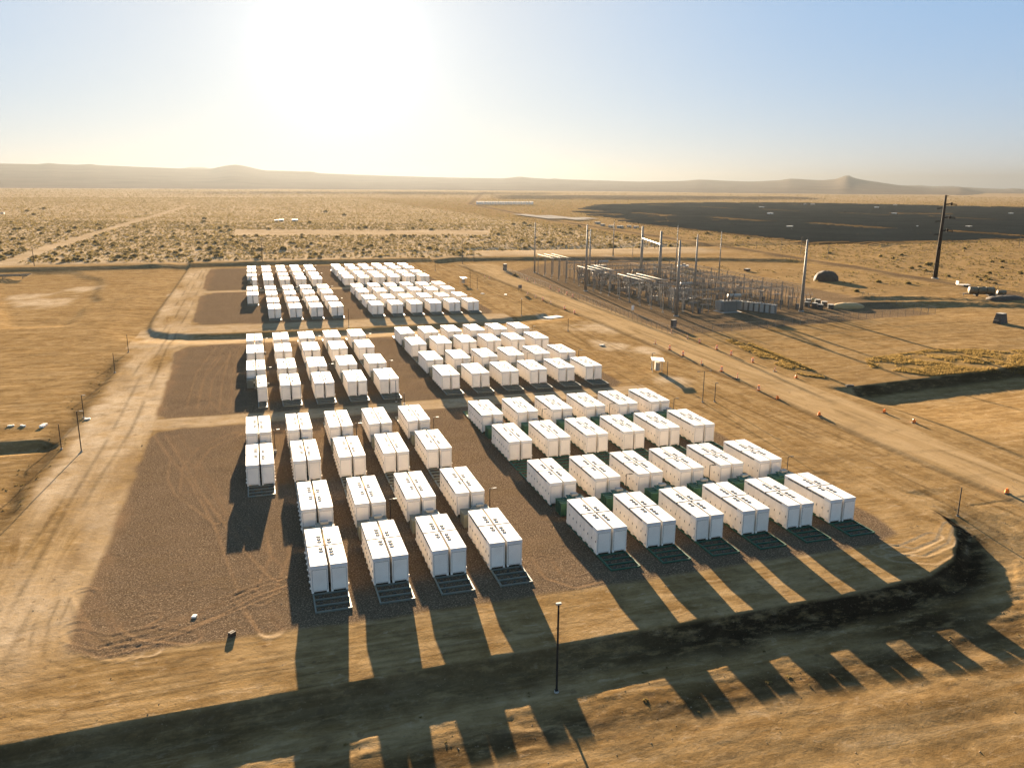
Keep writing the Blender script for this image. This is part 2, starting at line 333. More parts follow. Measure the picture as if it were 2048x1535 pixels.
# ------------------------------------------------------------------ ground
def axis(a, b, d0, lo, hi, g):
    c = list(np.arange(a, b, d0)); d = d0; x = c[-1]
    while x < hi: d *= g; x += d; c.append(x)
    d = d0; x = a; l = []
    while x > lo: d *= g; x -= d; l.append(x)
    return np.array(l[::-1] + c)
ax = axis(-30, 82, .24, -6500, 9500, 1.026)
ay = axis(-40, 14, .22, -160, 9000, 1.0125)
# slow growth near, quicker growth far away
def thin(a, c0, lim, g):
    k = [a[0]]
    for v in a[1:]:
        d = abs(v - c0); need = 0 if d < lim else (d - lim) * g
        if v - k[-1] >= need * .9 or v == a[-1]: k.append(v)
    return np.array(k)
ax = thin(ax, 40, 300, .012); ay = thin(ay, 0, 350, .008)
GX, GY = np.meshgrid(ax, ay); gx, gy = GX.ravel(), GY.ravel(); gzv = heights(gx, gy)
nx, ny = len(ax), len(ay)
me = bpy.data.meshes.new('ground')
idx = np.arange(nx * ny).reshape(ny, nx)
quads = np.stack([idx[:-1, :-1], idx[:-1, 1:], idx[1:, 1:], idx[1:, :-1]], -1).reshape(-1, 4)
me.vertices.add(nx * ny); me.vertices.foreach_set('co', np.stack([gx, gy, gzv], 1).ravel())
me.loops.add(quads.size); me.loops.foreach_set('vertex_index', quads.ravel())
me.polygons.add(len(quads)); me.polygons.foreach_set('loop_start', np.arange(0, quads.size, 4)); me.polygons.foreach_set('loop_total', np.full(len(quads), 4))
me.update(calc_edges=True); me.polygons.foreach_set('use_smooth', np.ones(len(quads), bool)); me.materials.append(M['ground'])
def masks(X, Y):
    n1 = (fbm(X * .25, Y * .25, 50) - .5); n2 = fbm(X * .06, Y * .06, 51)
    grav = np.zeros(X.shape)
    for P in PADS: grav = np.maximum(grav, 1 - sst(-.5, .5, sdist(X, Y, P) + n1 * 1.0))
    sub = 1 - sst(-1, 1, sdist(X, Y, SUBST) + n1 * 2); grav = np.maximum(grav, sub * .8)
    light = np.zeros(X.shape); dark = light.copy(); gold = light.copy(); road = light.copy()
    for tr in TRK:
        xs = [p[0] for p in tr]; ys = [p[1] for p in tr]
        k = (X > min(xs) - 4) & (X < max(xs) + 4) & (Y > min(ys) - 4) & (Y < max(ys) + 4)
        if k.any():
            q = dseg(X[k], Y[k], tr); light[k] = np.maximum(light[k], .6 * np.exp(-((q - .95) / .17) ** 2) * (.3 + vn(X[k] * .3, Y[k] * .3, 4)))
    west = (1 - sst(4.5, 7, np.abs(X + 26 + n1 * 3))) * sst(-12, 2, Y) * (1 - sst(320, 335, Y)); light = np.maximum(light, west * np.clip(-.55 + 2.0 * fbm(X * .16, Y * .05, 71), 0, 1))
    for a, b in ((62.8, 69), (135, 146), (152, 165), (236.5, 242.5)):
        light = np.maximum(light, .6 * sst(a - .7, a + .7, Y) * (1 - sst(b - .7, b + .7, Y)) * (X > -34) * (X < 70))
    light = np.maximum(light, .8 * (1 - sst(0, 6, dseg(X, Y, PALE) + n1 * 4)))
    light = np.maximum(light, .7 * (1 - sst(0, 5, dseg(X, Y, DESERT_TRACK) + n1 * 4)) * (Y > 345))
    for (u, v, r) in ((1190, 655, 9), (1215, 690, 6), (1350, 760, 5), (1290, 700, 5), (90, 600, 12), (170, 575, 9), (1095, 631, 5), (60, 590, 9)):
        cx, cy = G(u, v); light = np.maximum(light, .9 * (1 - sst(.2, 1, np.hypot((X - cx) / r, (Y - cy) / r / 1.3) + n1 * 1.4)))
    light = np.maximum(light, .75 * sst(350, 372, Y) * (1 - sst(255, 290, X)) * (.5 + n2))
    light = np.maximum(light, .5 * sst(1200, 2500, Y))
    s = sdist(X, Y, PLAT)
    dark = np.maximum(dark, np.clip((s + .1) / .3, 0, 1) * (1 - sst(2.2, 5.5, s + 3 * n1)) * (Y < 4) * (X < 76) * (.55 + .42 * sst(15, 38, X)))  # shade of the steep bank face painted in as near-black soil colour
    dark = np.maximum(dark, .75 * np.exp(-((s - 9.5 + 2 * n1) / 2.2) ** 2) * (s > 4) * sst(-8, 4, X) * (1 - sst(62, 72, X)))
    dark = np.maximum(dark, .9 * np.exp(-(((X - 56) / 9) ** 2 + ((Y + 20) / 4) ** 2)))  # more painted shade, a black patch low on the right bank
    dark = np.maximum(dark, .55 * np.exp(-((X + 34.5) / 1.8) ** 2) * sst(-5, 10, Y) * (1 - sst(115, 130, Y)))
    r = sdist(X, Y, RDIT); dark = np.maximum(dark, (r > 0) * (X > 110) * (1 - sst(1.5, 4.5, r)) * .8)  # shadow below the ditch edge painted into the ground colour
    hl = dseg(X, Y, ROADX_L); dark = np.maximum(dark, .45 * (1 - sst(.3, 1.3, np.abs(hl))))
    dd = dseg(X, Y, CROSS); dark = np.maximum(dark, .4 * np.exp(-((dd - 9) / 3) ** 2) * (Y < 346))  # shaded near slope of the embankment, painted darker
    gp = [poly((1440, 675), (1500, 685), (1640, 745), (1650, 757), (1600, 750), (1520, 715)), poly((1730, 718), (1850, 700), (2048, 700), (2200, 700), (2200, 725), (2048, 735), (1860, 750), (1740, 735))]
    for P in gp: gold = np.maximum(gold, .8 * (1 - sst(-5, 2, sdist(X, Y, P) + n1 * 9)))
    hw = dseg(X, Y, HWY); gold = np.maximum(gold, .7 * np.exp(-((hw - 14) / 4) ** 2) * (n2 > .45) * (X < 285) * (Y < 500))
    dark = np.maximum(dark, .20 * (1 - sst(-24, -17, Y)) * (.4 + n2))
    for xr, w_ in ((69.3, .25), (71.2, .25), (79.5, .3), (81.4, .3), (84.5, .22), (95.2, .4), (97.2, .4), (-24.8, .3), (-26.7, .3), (-29, .25)):
        xx = xr + 1.6 * (vn(Y * .03, Y * 0 + xr, 12) - .5) + (Y * .004)
        dark = np.maximum(dark, .42 * np.exp(-((X - xx) / w_) ** 2) * (Y > -8) * (Y < 320) * sst(.35, .6, vn(Y * .08, Y * 0 + xr, 13)))
    for k_ in range(7):
        yy_ = -19.5 - k_ * 2.1 + .05 * (X - 20) * 0 - .03 * X + 2.2 * (vn(X * .04, X * 0 + k_, 15) - .5)
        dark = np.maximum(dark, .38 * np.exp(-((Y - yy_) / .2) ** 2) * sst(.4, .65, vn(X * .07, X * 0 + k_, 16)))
    gs = 1 - sst(-25, 5, sdist(X, Y, SOL_P)); dark = np.maximum(dark, .55 * gs)
    pd = sdist(X, Y, PADS[0])
    for k_ in range(9):
        rr = 1.2 + k_ * .95 + .8 * (vn(X * .08 + k_, Y * .08, 25) - .5)
        ring = np.exp(-((pd - rr) / .16) ** 2) * ((X < 14) & (Y < 6) & (Y > -17)) * sst(.25, .6, vn(X * .15 + 9 * k_, Y * .15, 26))
        dark = np.maximum(dark, .40 * ring)
    road = np.maximum(road, 1 - sst(-.7, .3, sdist(X, Y, HAUL)))
    light = light * (sst(3, 5, hw)); dark = np.maximum(dark, .35 * (1 - sst(3.5, 5, hw)))
    alongy = np.clip(sst(68, 76, X) * (1 - sst(104, 112, X)) + west * 1.0, 0, 1) * sst(-18, 0, Y)
    asph = (1 - sst(3, 5, hw))
    grav = np.maximum(grav, asph * .8)
    return grav, light, dark, gold, alongy, road
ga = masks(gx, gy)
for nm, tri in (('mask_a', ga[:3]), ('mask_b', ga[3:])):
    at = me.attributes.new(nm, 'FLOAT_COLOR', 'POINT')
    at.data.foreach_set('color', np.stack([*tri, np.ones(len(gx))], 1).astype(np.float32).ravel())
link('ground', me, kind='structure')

# ------------------------------------------------------------------ hills (skyline as azimuth, elevation angle seen from the site)
def hill(name, prof, dist, d0, seed, amp):
    az = np.radians(np.linspace(prof[0][0], prof[-1][0], 420)); pa = np.radians([p[0] for p in prof]); pe = np.array([p[1] for p in prof])
    el = np.radians(np.interp(az, pa, pe)); n = 26; V = []; Fc = []
    for j in range(n + 14):
        t = min(j / n, 1.0); back = max(0, j - n) / 14
        d = d0 + (dist - d0) * t + back * dist * .25
        H = np.maximum(dist * np.tan(el) + 39, 2)
        prof_t = (t ** 1.5) * (1 - back) ** 1.2
        x = CAM[0] + d * np.sin(az); y = CAM[1] + d * np.cos(az)
        rug = (fbm(x * .0016, y * .0016, seed) - .5) * amp * H * math.sin(min(t, 1) * math.pi) * 1.2
        z = H * prof_t + rug - (6 if j == 0 or j == n + 13 else 0) - (1 - t) * 3
        V += list(zip(x.tolist(), y.tolist(), z.tolist()))
    w = len(az)
    for j in range(n + 13):
        for i in range(w - 1): Fc.append((j * w + i, j * w + i + 1, (j + 1) * w + i + 1, (j + 1) * w + i))
    m = bpy.data.meshes.new(name); m.from_pydata(V, [], Fc); m.materials.append(M['hill']); m.polygons.foreach_set('use_smooth', [True] * len(Fc)); m.update()
    return link(name, m, kind='structure')
hill('hills', [(-40, .75), (-30, .85), (-20, .8), (-13.82, .879), (-11.9, .88), (-11.26, .957), (-10.8, .9), (-9.8, .88), (-9.13, .938), (-8.6, .87), (-5.51, .788), (-3.45, .74), (-2.2, .76), (-1.4, .95), (-.71, 1.046), (-.3, .99), (-.1, .961), (.6, .80), (1.13, .694), (2.4, .69), (3.3, .66), (4.1, .66), (4.63, .56), (6.59, .499), (10, .42), (13.31, .368), (16.8, .34), (17.5, .40), (18.09, .476), (18.8, .40), (20.1, .33), (20.49, .364), (21, .32), (23.5, .26), (26.25, .213), (29, .27), (30.21, .374), (31.51, .319), (33.44, .269), (35.3, .36), (35.92, .477), (37.77, .38), (38.6, .44), (38.9, .52), (39.15, .66), (39.35, .69), (39.55, .66), (39.75, .54), (40.3, .42), (42.48, .1), (44.2, -.06), (45.3, -.05), (45.78, .02), (46.2, -.06), (47.2, -.25), (52, -.3), (60, -.3)], 9000, 4300, 5, .12)
hill('far_hills', [(-6, .5), (-4.3, .72), (-3.4, .85), (-2.6, .85), (-1.8, .7), (0, .3), (20, 0), (38, -.1), (41, .05), (43.5, .12), (44.3, .06), (45.3, .08), (46.5, .0), (48, -.06), (48.6, -.02), (50, -.1), (58, -.05), (62, -.1)], 13500, 9500, 15, .05)

# ------------------------------------------------------------------ battery containers
WC = 1.62
def roof_meshes():
    out = []
    for y0, y1 in ((-LEN / 2, -.13), (.13, LEN / 2)):
        b = MB(); b.box(-WC / 2 - .02, WC / 2, y0 - (.02 if y0 < -1 else 0), y1 + (.02 if y1 > 1 else 0), HGT - .36, HGT)
        n = 5
        for k in range(n):      # shallow pressed ribs across each roof half
            yy = y0 + (y1 - y0) * (k + .5) / n; b.box(-WC / 2 + .12, WC / 2 - .5, yy - .02, yy + .02, HGT - .002, HGT + .012)
        b.box(WC / 2 - .50, WC / 2 - .47, y0 + .15, y1 - .15, HGT - .002, HGT + .014)
        out.append(b.mesh('roof_panel', 'roofw'))
    return out
def container(lod):
    parts = []
    b = MB(); b.box(-WC / 2, WC / 2, -LEN / 2, LEN / 2, .16, HGT - .34)
    for k in range(6): y = -LEN / 2 + .5 + k * (LEN - 1) / 5; b.box(-WC / 2 - .015, WC / 2 + .015, y - .28, y + .28, 0, .17)
    for sx in (-1, 1):
        for sy in (-1, 1): b.box(sx * (WC / 2 - .09) - .1, sx * (WC / 2 - .09) + .1, sy * (LEN / 2 - .09) - .1, sy * (LEN / 2 - .09) + .1, -.02, .2)
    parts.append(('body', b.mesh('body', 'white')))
    q = MB(); q.box(-WC / 2 + .01, WC / 2 - .01, -.128, .128, HGT - .34, HGT - .035); parts.append(('roof_seam', q.mesh('roof_seam', 'seam')))
    r = roof_meshes()
    parts += [('roof_panel', r[0]), ('roof_panel', r[1])]
    # vents sit near the inner edge (+x): three in the rear half, two in the front half
    fy = [.95, 1.6, 2.25, -1.35, -.7]
    if lod < 2:
        for y in fy:
            m = MB()
            for a in range(10):
                pass
            m.tube((WC / 2 - .36, y, HGT - .01), (WC / 2 - .36, y, HGT + .035), .225, .21, 12)
            v = MB()
            v.box(WC / 2 - .58, WC / 2 - .14, y - .02, y + .02, HGT + .036, HGT + .048).box(WC / 2 - .38, WC / 2 - .34, y - .17, y + .17, HGT + .037, HGT + .047)
            parts.append(('roof_fan', m.mesh('roof_fan', 'vent'), [('fan_guard', v.mesh('fan_guard', 'dkgrey'))] if lod == 0 else None))
    else:
        m = MB()
        for y in fy: m.box(WC / 2 - .52, WC / 2 - .2, y - .17, y + .17, HGT - .01, HGT + .03)
        parts.append(('roof_fan', m.mesh('roof_fan', 'vent'), None, 'stuff'))
    # end doors, both ends: thin slab proud of the end with a dark gasket line behind it
    for sy in (-1, 1):
        g = MB(); y = sy * (LEN / 2); g.box(-WC / 2 + .10, WC / 2 - .10, min(y, y + sy * .012), max(y, y + sy * .012), .22, HGT - .44)
        d = MB(); d.box(-WC / 2 + .125, WC / 2 - .125, min(y, y + sy * .035), max(y, y + sy * .035), .245, HGT - .465)
        if lod < 2:
            parts.append(('door_gasket', g.mesh('door_gasket', 'seam'))); parts.append(('end_door', d.mesh('end_door', 'door')))
        elif sy < 0: parts.append(('end_door', d.mesh('end_door', 'door')))
    # outer side (-x): louvre strip under the roof, doors, handles, lugs
    x = -WC / 2
    if lod == 0:
        for k in range(6):
            y0 = -LEN / 2 + 1.25 + k * (LEN - 1.9) / 6; m = MB(); m.box(x - .045, x - .01, y0, y0 + (LEN - 1.9) / 6 - .08, HGT - .30, HGT - .12)
            for q in range(3): m.box(x - .06, x - .04, y0 + .03, y0 + (LEN - 1.9) / 6 - .11, HGT - .275 + q * .055, HGT - .255 + q * .055)
            parts.append(('louvre', m.mesh('louvre', 'louv')))
        for k in range(8):
            y0 = -LEN / 2 + .12 + k * (LEN - .24) / 8; m = MB(); m.box(x - .03, x, y0 + .012, y0 + (LEN - .24) / 8 - .012, .25, HGT - .42)
            h = MB(); yh = y0 + .16; h.box(x - .075, x - .03, yh - .03, yh + .03, 1.28, 1.52)
            parts.append(('side_door', m.mesh('side_door', 'white'), [('door_handle', h.mesh('door_handle', 'dkgrey'))]))
        m = MB()
        for k in range(7): y = -LEN / 2 + .35 + k * (LEN - .7) / 6; m.box(x - .16, x + .0, y - .07, y + .07, .3 + .0 * k, .48)
        for k in range(3): y = -LEN / 2 + 1 + k * (LEN - 2) / 2; m.box(x - .12, x, y - .06, y + .06, 1.75, 1.9)
        parts.append(('lifting_lug', m.mesh('lifting_lug', 'white'), None, 'stuff'))
    elif lod == 1:
        m = MB(); m.box(x - .045, x - .01, -LEN / 2 + 1.25, LEN / 2 - .7, HGT - .30, HGT - .12); parts.append(('louvre', m.mesh('louvre', 'louv')))
        m = MB()
        for k in range(8):
            y0 = -LEN / 2 + .12 + k * (LEN - .24) / 8; m.box(x - .03, x, y0 + .02, y0 + (LEN - .24) / 8 - .02, .25, HGT - .42)
        parts.append(('side_door', m.mesh('side_door', 'white'), None, 'stuff'))
        m = MB()
        for k in range(7): y = -LEN / 2 + .35 + k * (LEN - .7) / 6; m.box(x - .16, x + .0, y - .07, y + .07, .3, .48)
        parts.append(('lifting_lug', m.mesh('lifting_lug', 'white'), None, 'stuff'))
    else:
        m = MB(); m.box(x - .05, x - .01, -LEN / 2 + 1.25, LEN / 2 - .7, HGT - .30, HGT - .12); parts.append(('louvre', m.mesh('louvre', 'louv')))
    return parts
CONT = [container(0), container(1), container(2)]

def skid(mat, one=False, far=False):
    """steel frame that carries a pair and sticks out 3.7 m beyond its end (towards -y)"""
    x1 = 1.62 if one else 3.42; parts = []
    def beam(*a): b = MB(); b.box(*a); return b
    rails = [beam(.0, .14, -3.75, LEN + .1, -.2, .0), beam(x1 - .14, x1, -3.75, LEN + .1, -.2, .0)]
    cross = [beam(.14, x1 - .14, y - .06, y + .06, -.18, -.015) for y in (-3.69, -2.5, -1.3, -.12)]
    if far:
        b = MB()
        for q in rails + cross:
            n = len(b.v); b.v += q.v; b.f += [tuple(i + n for i in f) for f in q.f]
        return [('side_rail', b.mesh('side_rail', mat), None, 'stuff')]
    for q in rails: parts.append(('side_rail', q.mesh('side_rail', mat)))
    for q in cross: parts.append(('cross_beam', q.mesh('cross_beam', mat)))
    b = MB()
    for y in (-3.1, -1.9, -.7):
        for xx in (.7, x1 / 2, x1 - .7): b.box(xx - .12, xx + .12, y - .07, y + .07, -.2, -.08)
    parts.append(('anchor_plate', b.mesh('anchor_plate', 'dkgrey'), None, 'stuff'))
    return parts
SK = {(m, o, f): skid(m, o, f) for m in ('green', 'sage') for o in (False, True) for f in (False, True)}

def transformer(mat, far=False):
    parts = []
    b = MB(); b.box(1.45, 3.15, -.9, .95, -.05, 1.75).box(1.25, 3.3, -1.0, 1.05, -.2, -.05); parts.append(('tank', b.mesh('tank', mat)))
    b = MB(); b.box(1.35, 3.25, -1.0, 1.05, 1.75, 1.84); b.box(.95, 1.5, -.55, .1, 1.72, 1.86); parts.append(('tank_lid', b.mesh('tank_lid', mat)))
    b = MB(); b.box(1.9, 2.75, .35, .95, 1.84, 2.12); parts.append(('terminal_box', b.mesh('terminal_box', 'lgrey')))
    b = MB(); b.box(2.1, 3.0, -.85, -.3, 1.84, 2.03); parts.append(('terminal_box', b.mesh('terminal_box', 'lgrey')))
    n = 4
    for k in range(n):
        y = -1.0 + k * .55; b = MB(); b.box(-.05, 1.2, y, y + .07, .05, 1.62)
        for q in range(6): b.box(-.05 + q * .215, .03 + q * .215, y - .09, y + .16, .05, 1.62)
        b.box(1.2, 1.45, y + .0, y + .06, 1.35, 1.48)
        parts.append(('radiator', b.mesh('radiator', mat)))
    b = MB()
    for k in range(4): b.box(-.08, 1.3, -1.08 + k * .55, -.8 + k * .55, 1.62, 1.68)
    parts.append(('radiator_header', b.mesh('radiator_header', mat), None, 'stuff'))
    b = MB(); b.box(3.15, 3.35, -.5, .6, .2, 1.5); parts.append(('control_box', b.mesh('control_box', 'lgrey')))
    if far: parts = [parts[0], parts[1], parts[4], parts[5]]
    return parts
TR = {(m, f): transformer(m, f) for m in ('green', 'sage') for f in (False, True)}

def lamp_post(h, arm, two=False, r=.06):
    p = []
    b = MB(); b.tube((0, 0, .12), (0, 0, h), r, r * .8, 8); p.append(('pole', b.mesh('pole', 'dark')))
    b = MB(); b.tube((0, 0, -.25), (0, 0, .14), .2, .2, 10); p.append(('footing', b.mesh('footing', 'concrete')))
    b = MB(); b.box(-.14, .14, -.14, .14, .14, .2); p.append(('base_plate', b.mesh('base_plate', 'dark')))
    if arm:
        b = MB(); b.tube((0, 0, h - .05), (arm, 0, h - .02), .04, .04, 6); p.append(('arm', b.mesh('arm', 'dark')))
        b = MB(); b.box(arm - .1, arm + .38, -.13, .13, h - .06, h + .03); p.append(('lamp_head', b.mesh('lamp_head', 'dark')))
        if two:
            b = MB(); b.tube((0, 0, h - .05), (-arm, 0, h - .02), .04, .04, 6); p.append(('arm', b.mesh('arm', 'dark')))
            b = MB(); b.box(-arm - .38, -arm + .1, -.13, .13, h - .06, h + .03); p.append(('lamp_head', b.mesh('lamp_head', 'dark')))
    return p
LP = lamp_post(3.35, .45)

BN = ['nearest', 'second', 'third', 'farthest']; RN = ['front row', 'second row', 'third row', 'back row']
CN = ['first', 'second', 'third', 'fourth', 'fifth', 'sixth']
for side in (0, 1):
    sn = ('left', 'right')[side]
    for b in range(4):
        for r in range(4):
            n = 6 if side else 5
            for k in range(n):
                x0 = RX + k * CP if side else (k - 1) * CP
                y0 = BLK[b] + ROWY[r]; single = False
                if not side and k == 0:
                    if b in (0, 2) and r < 2: continue
                    if b in (1, 3) and r == 0: single = True
                where = '%s pair from left, %s, %s %s block' % (CN[k], RN[r], BN[b], sn)
                lod = 0 if b == 0 else (1 if b == 1 else 2)
                jx = random.uniform(-.03, .03); jy = random.uniform(-.05, .05)
                for half in (0, 1):
                    if single and half == 0: continue
                    cx = x0 + jx + (WC / 2 if half == 0 else 3.5 - WC / 2); cy = y0 + jy + LEN / 2 + random.uniform(-.03, .03)
                    build(CONT[lod], 'battery_container', 'white battery container, %s one of %s' % (('left', 'right')[half], where), 'battery container', (cx, cy, 0), 0 if half == 0 else math.pi, 'white battery containers in pairs')
                green = side and b == 0; mat = 'green' if green else 'sage'
                far = b >= 2
                if r in (0, 2): loc, rz = (x0 + .04 + (1.8 if single else 0), y0, 0), 0
                else: loc, rz = (x0 + 3.46, y0 + LEN, 0), math.pi
                build(SK[(mat, single, far)], 'steel_skid', '%s steel skid frame under and beyond %s' % ('green' if green else 'grey', where), 'skid frame', loc, rz, 'steel skids under the battery pairs')
                if r in (1, 3):
                    mid = (y0 + y0 - (14.6 - LEN)) / 2
                    xs = x0 if not (not side and k == 0 and b in (0, 2) and r == 1) else x0
                    if single is False or True:
                        build(TR[(mat, far)], 'transformer', '%s transformer in front of %s' % ('green' if green else 'grey green', where), 'transformer', (x0, mid, 0), 0, 'transformers between battery rows')
                    if (side and k % 2 == 1) or (not side and k % 2 == 0):
                        build(LP, 'lamp_post', 'black lamp post at right of %s' % where, 'lamp post', (x0 + 3.95, y0 - .75, 0), 0, 'short lamp posts between battery rows')

# ------------------------------------------------------------------ tall posts around the battery site
def post(px, h, label, arm=0, two=False, cam=False, r=.08):
    x, y = G(*px); z = gz(x, y); x, y = G(px[0], px[1], z)
    p = lamp_post(h, arm, two, r)
    if cam:
        b = MB(); b.box(-.22, .22, -.1, .1, h - .02, h + .12); p.append(('camera_housing', b.mesh('camera_housing', 'lgrey')))
    return build(p, 'lamp_post' if arm else 'pole', label, 'lamp post' if arm else 'pole', (x, y, z), 0)
post((1113, 1383), 7.9, 'tall dark pole with small camera box, alone in the front ditch', cam=True, r=.10)
post((163, 903), 6.25, 'tallest dark lamp post with double arm beside the left dirt ditch', .45, r=.08)
post((123, 898), 3.9, 'short dark post at the end of the left shaded hollow', r=.07)
post((168, 835), 3.95, 'dark post just behind the tallest left lamp post', .2, r=.07)
post((230, 745), 4.2, 'dark post halfway along the left ditch', r=.07)
post((257, 704), 4.2, 'dark post at far end of the left ditch', r=.07)
post((1405, 804), 5.95, 'dark lamp post with T shaped arms right of nearest right block', 1.1, True)
post((1429, 803), 3.6, 'short dark lamp post just right of the T shaped lamp post', .1)
post((1334, 755.6), 3.6, 'dark post just right of the small white shelter')
post((1303, 739), 3.7, 'dark lamp post just left of the small white shelter', .25)
post((1915, 1032), 3.8, 'dark post standing alone at right edge of the battery yard')
post((1136, 662), 3.5, 'dark post on the dirt beyond second right block')
post((1043, 631), 5.2, 'dark post with pale top by the terrace edge', cam=True)
post((940.3, 578), 6.9, 'taller of two thin posts right of farthest blocks')
post((954.5, 578.5), 4.4, 'shorter of two thin posts right of farthest blocks')
post((870.5, 541.5), 4.5, 'thin post behind the farthest right block')
post((792.4, 803.2), 4.0, 'dark post standing before right end of second left block', r=.06)
post((808.6, 807.6), 2.1, 'short bollard like post beside the gap between second blocks')
post((697.8, 653.8), 5.2, 'thin post in the gap between the two third blocks')

# white roofed equipment shelters
def shelter(px, label, rz=0):
    x, y = G(*px); p = []
    b = MB()
    for sx in (-1.3, 1.3):
        for sy in (-1, 1): b.box(sx - .05, sx + .05, sy - .05, sy + .05, -.2, 2.35)
    p.append(('frame', b.mesh('frame', 'lgrey')))
    b = MB(); b.box(-1.9, 1.9, -1.3, 1.3, 2.38, 2.5, Matrix.Rotation(.06, 4, 'X')); p.append(('roof', b.mesh('roof', 'white')))
    for k in range(3):
        b = MB(); b.box(-1.1 + k * .75, -.45 + k * .75, -.5, .35, .15, 1.95); q = MB(); q.box(-1.03 + k * .75, -.52 + k * .75, -.54, -.5, .3, 1.7)
        p.append(('cabinet', b.mesh('cabinet', 'lgrey'), [('cabinet_door', q.mesh('cabinet_door', 'galv' if k else 'dkgrey'))]))
    return build(p, 'equipment_shelter', label, 'shelter', (x, y, 0), rz)
shelter((1313, 742), 'small white roofed shelter over grey cabinets near the haul road', 1.2)
shelter((926, 568), 'small white roofed shelter right of the farthest right block', 1.5)

# sign boards and boxes
def board(px, w, h, zt, label, mat, thick=.05, legs=True):
    x, y = G(*px); b = MB(); b.box(-w / 2, w / 2, -thick / 2, thick / 2, zt - h, zt); p = [('board', b.mesh('board', mat))]
    if legs:
        for sx in (-1, 1): q = MB(); q.box(sx * w * .4 - .04, sx * w * .4 + .04, thick / 2, thick / 2 + .06, -.3, zt); p.append(('leg', q.mesh('leg', 'wood')))
    return build(p, 'sign_board', label, 'sign', (x, y, -.05), .3)
board((1040, 582), 1.6, 1.3, 2.2, 'grey sign board with orange edge beside left side of haul road', 'louv')
board((1265, 626), 1.1, 1.5, 2.3, 'white sign board hanging on the substation fence', 'white')
def cabinet(px, w, d, h, label, mat):
    x, y = G(*px); b = MB(); b.box(-w / 2, w / 2, -d / 2, d / 2, 0, h); q = MB(); q.box(-w / 2 + .1, w / 2 - .1, -d / 2 - .03, -d / 2, .15, h - .15)
    t = MB(); t.box(-w / 2 - .06, w / 2 + .06, -d / 2 - .06, d / 2 + .06, h, h + .07)
    return build([('housing', b.mesh('housing', mat)), ('cabinet_door', q.mesh('cabinet_door', 'louv')), ('lid', t.mesh('lid', mat))], 'cabinet', label, 'cabinet', (x, y, -.2), .25)
cabinet((1347, 655), 1.4, .9, 2.2, 'dark cabinet at the near corner of the substation fence', 'dkgrey')
cabinet((1010, 541), 1.6, 1, 3.0, 'dark cabinet at far end of the haul road by the fence', 'dkgrey')

# ------------------------------------------------------------------ orange delineators on both sides of the haul road
LEFTM = [(969, 552.5), (978.6, 555.4), (1054.8, 586.2), (1071, 592), (1085.6, 597.9), (1101.7, 604.5), (1129.2, 616.2), (1148.6, 625), (1310.5, 689), (1339, 700.8), (1365.8, 712.6), (1402.9, 728.8), (1442.6, 743.8), (1474.6, 757.8), (1517, 780), (1555.2, 797), (1638, 832), (2013, 988)]
RIGHTM = [(1054, 561.3), (1069.5, 566.4), (1100.2, 578.1), (1117.8, 584.7), (1133.6, 589.8), (1145.6, 595.7), (1342.2, 667), (1374.4, 678), (1398.6, 686), (1433.2, 699), (1462, 711), (1505, 725), (1549.4, 744), (1592, 756), (1768.2, 825), (1828.2, 845)]
def marker(kind):
    b = MB(); b.box(-.42, .42, -.28, .28, 0, .09); p = [('base', b.mesh('base', 'rubber'))]
    if kind == 0: q = MB(); q.tube((0, 0, .09), (0, 0, 1.15), .13, .06, 8)
    elif kind == 1:
        q = MB(); q.tube((0, 0, .09), (0, 0, 1.15), .28, .22, 10)
    else: q = MB(); q.tube((0, 0, .09), (0, 0, .5), .3, .24, 8).tube((0, 0, .5), (.25, 0, .62), .2, .1, 6)
    p.append(('marker_body', q.mesh('marker_body', 'orange')))
    if kind < 2:
        for zz in (.45, .8): s = MB(); s.tube((0, 0, zz), (0, 0, zz + .12), .285 if kind else .12, .27 if kind else .11, 10); p.append(('reflective_band', s.mesh('reflective_band', 'white')))
    return p
MK = [marker(0), marker(1), marker(2)]
for side, lst in (('left', LEFTM), ('right', RIGHTM)):
    for i, px in enumerate(lst[::-1]):
        x, y = G(*px); k = random.choice((0, 1, 1)) if i not in (0, 1) else 2
        if px[0] in (1592, 1638, 2013, 1555.2): k = 2
        build(MK[k], 'traffic_marker', 'orange %s, %s from near end along %s edge of haul road' % (('slim cone', 'drum marker', 'toppled marker')[k], ORD[i], side), 'traffic marker', (x, y, gz(x, y) - .01), random.uniform(0, 3), 'orange markers along the haul road')

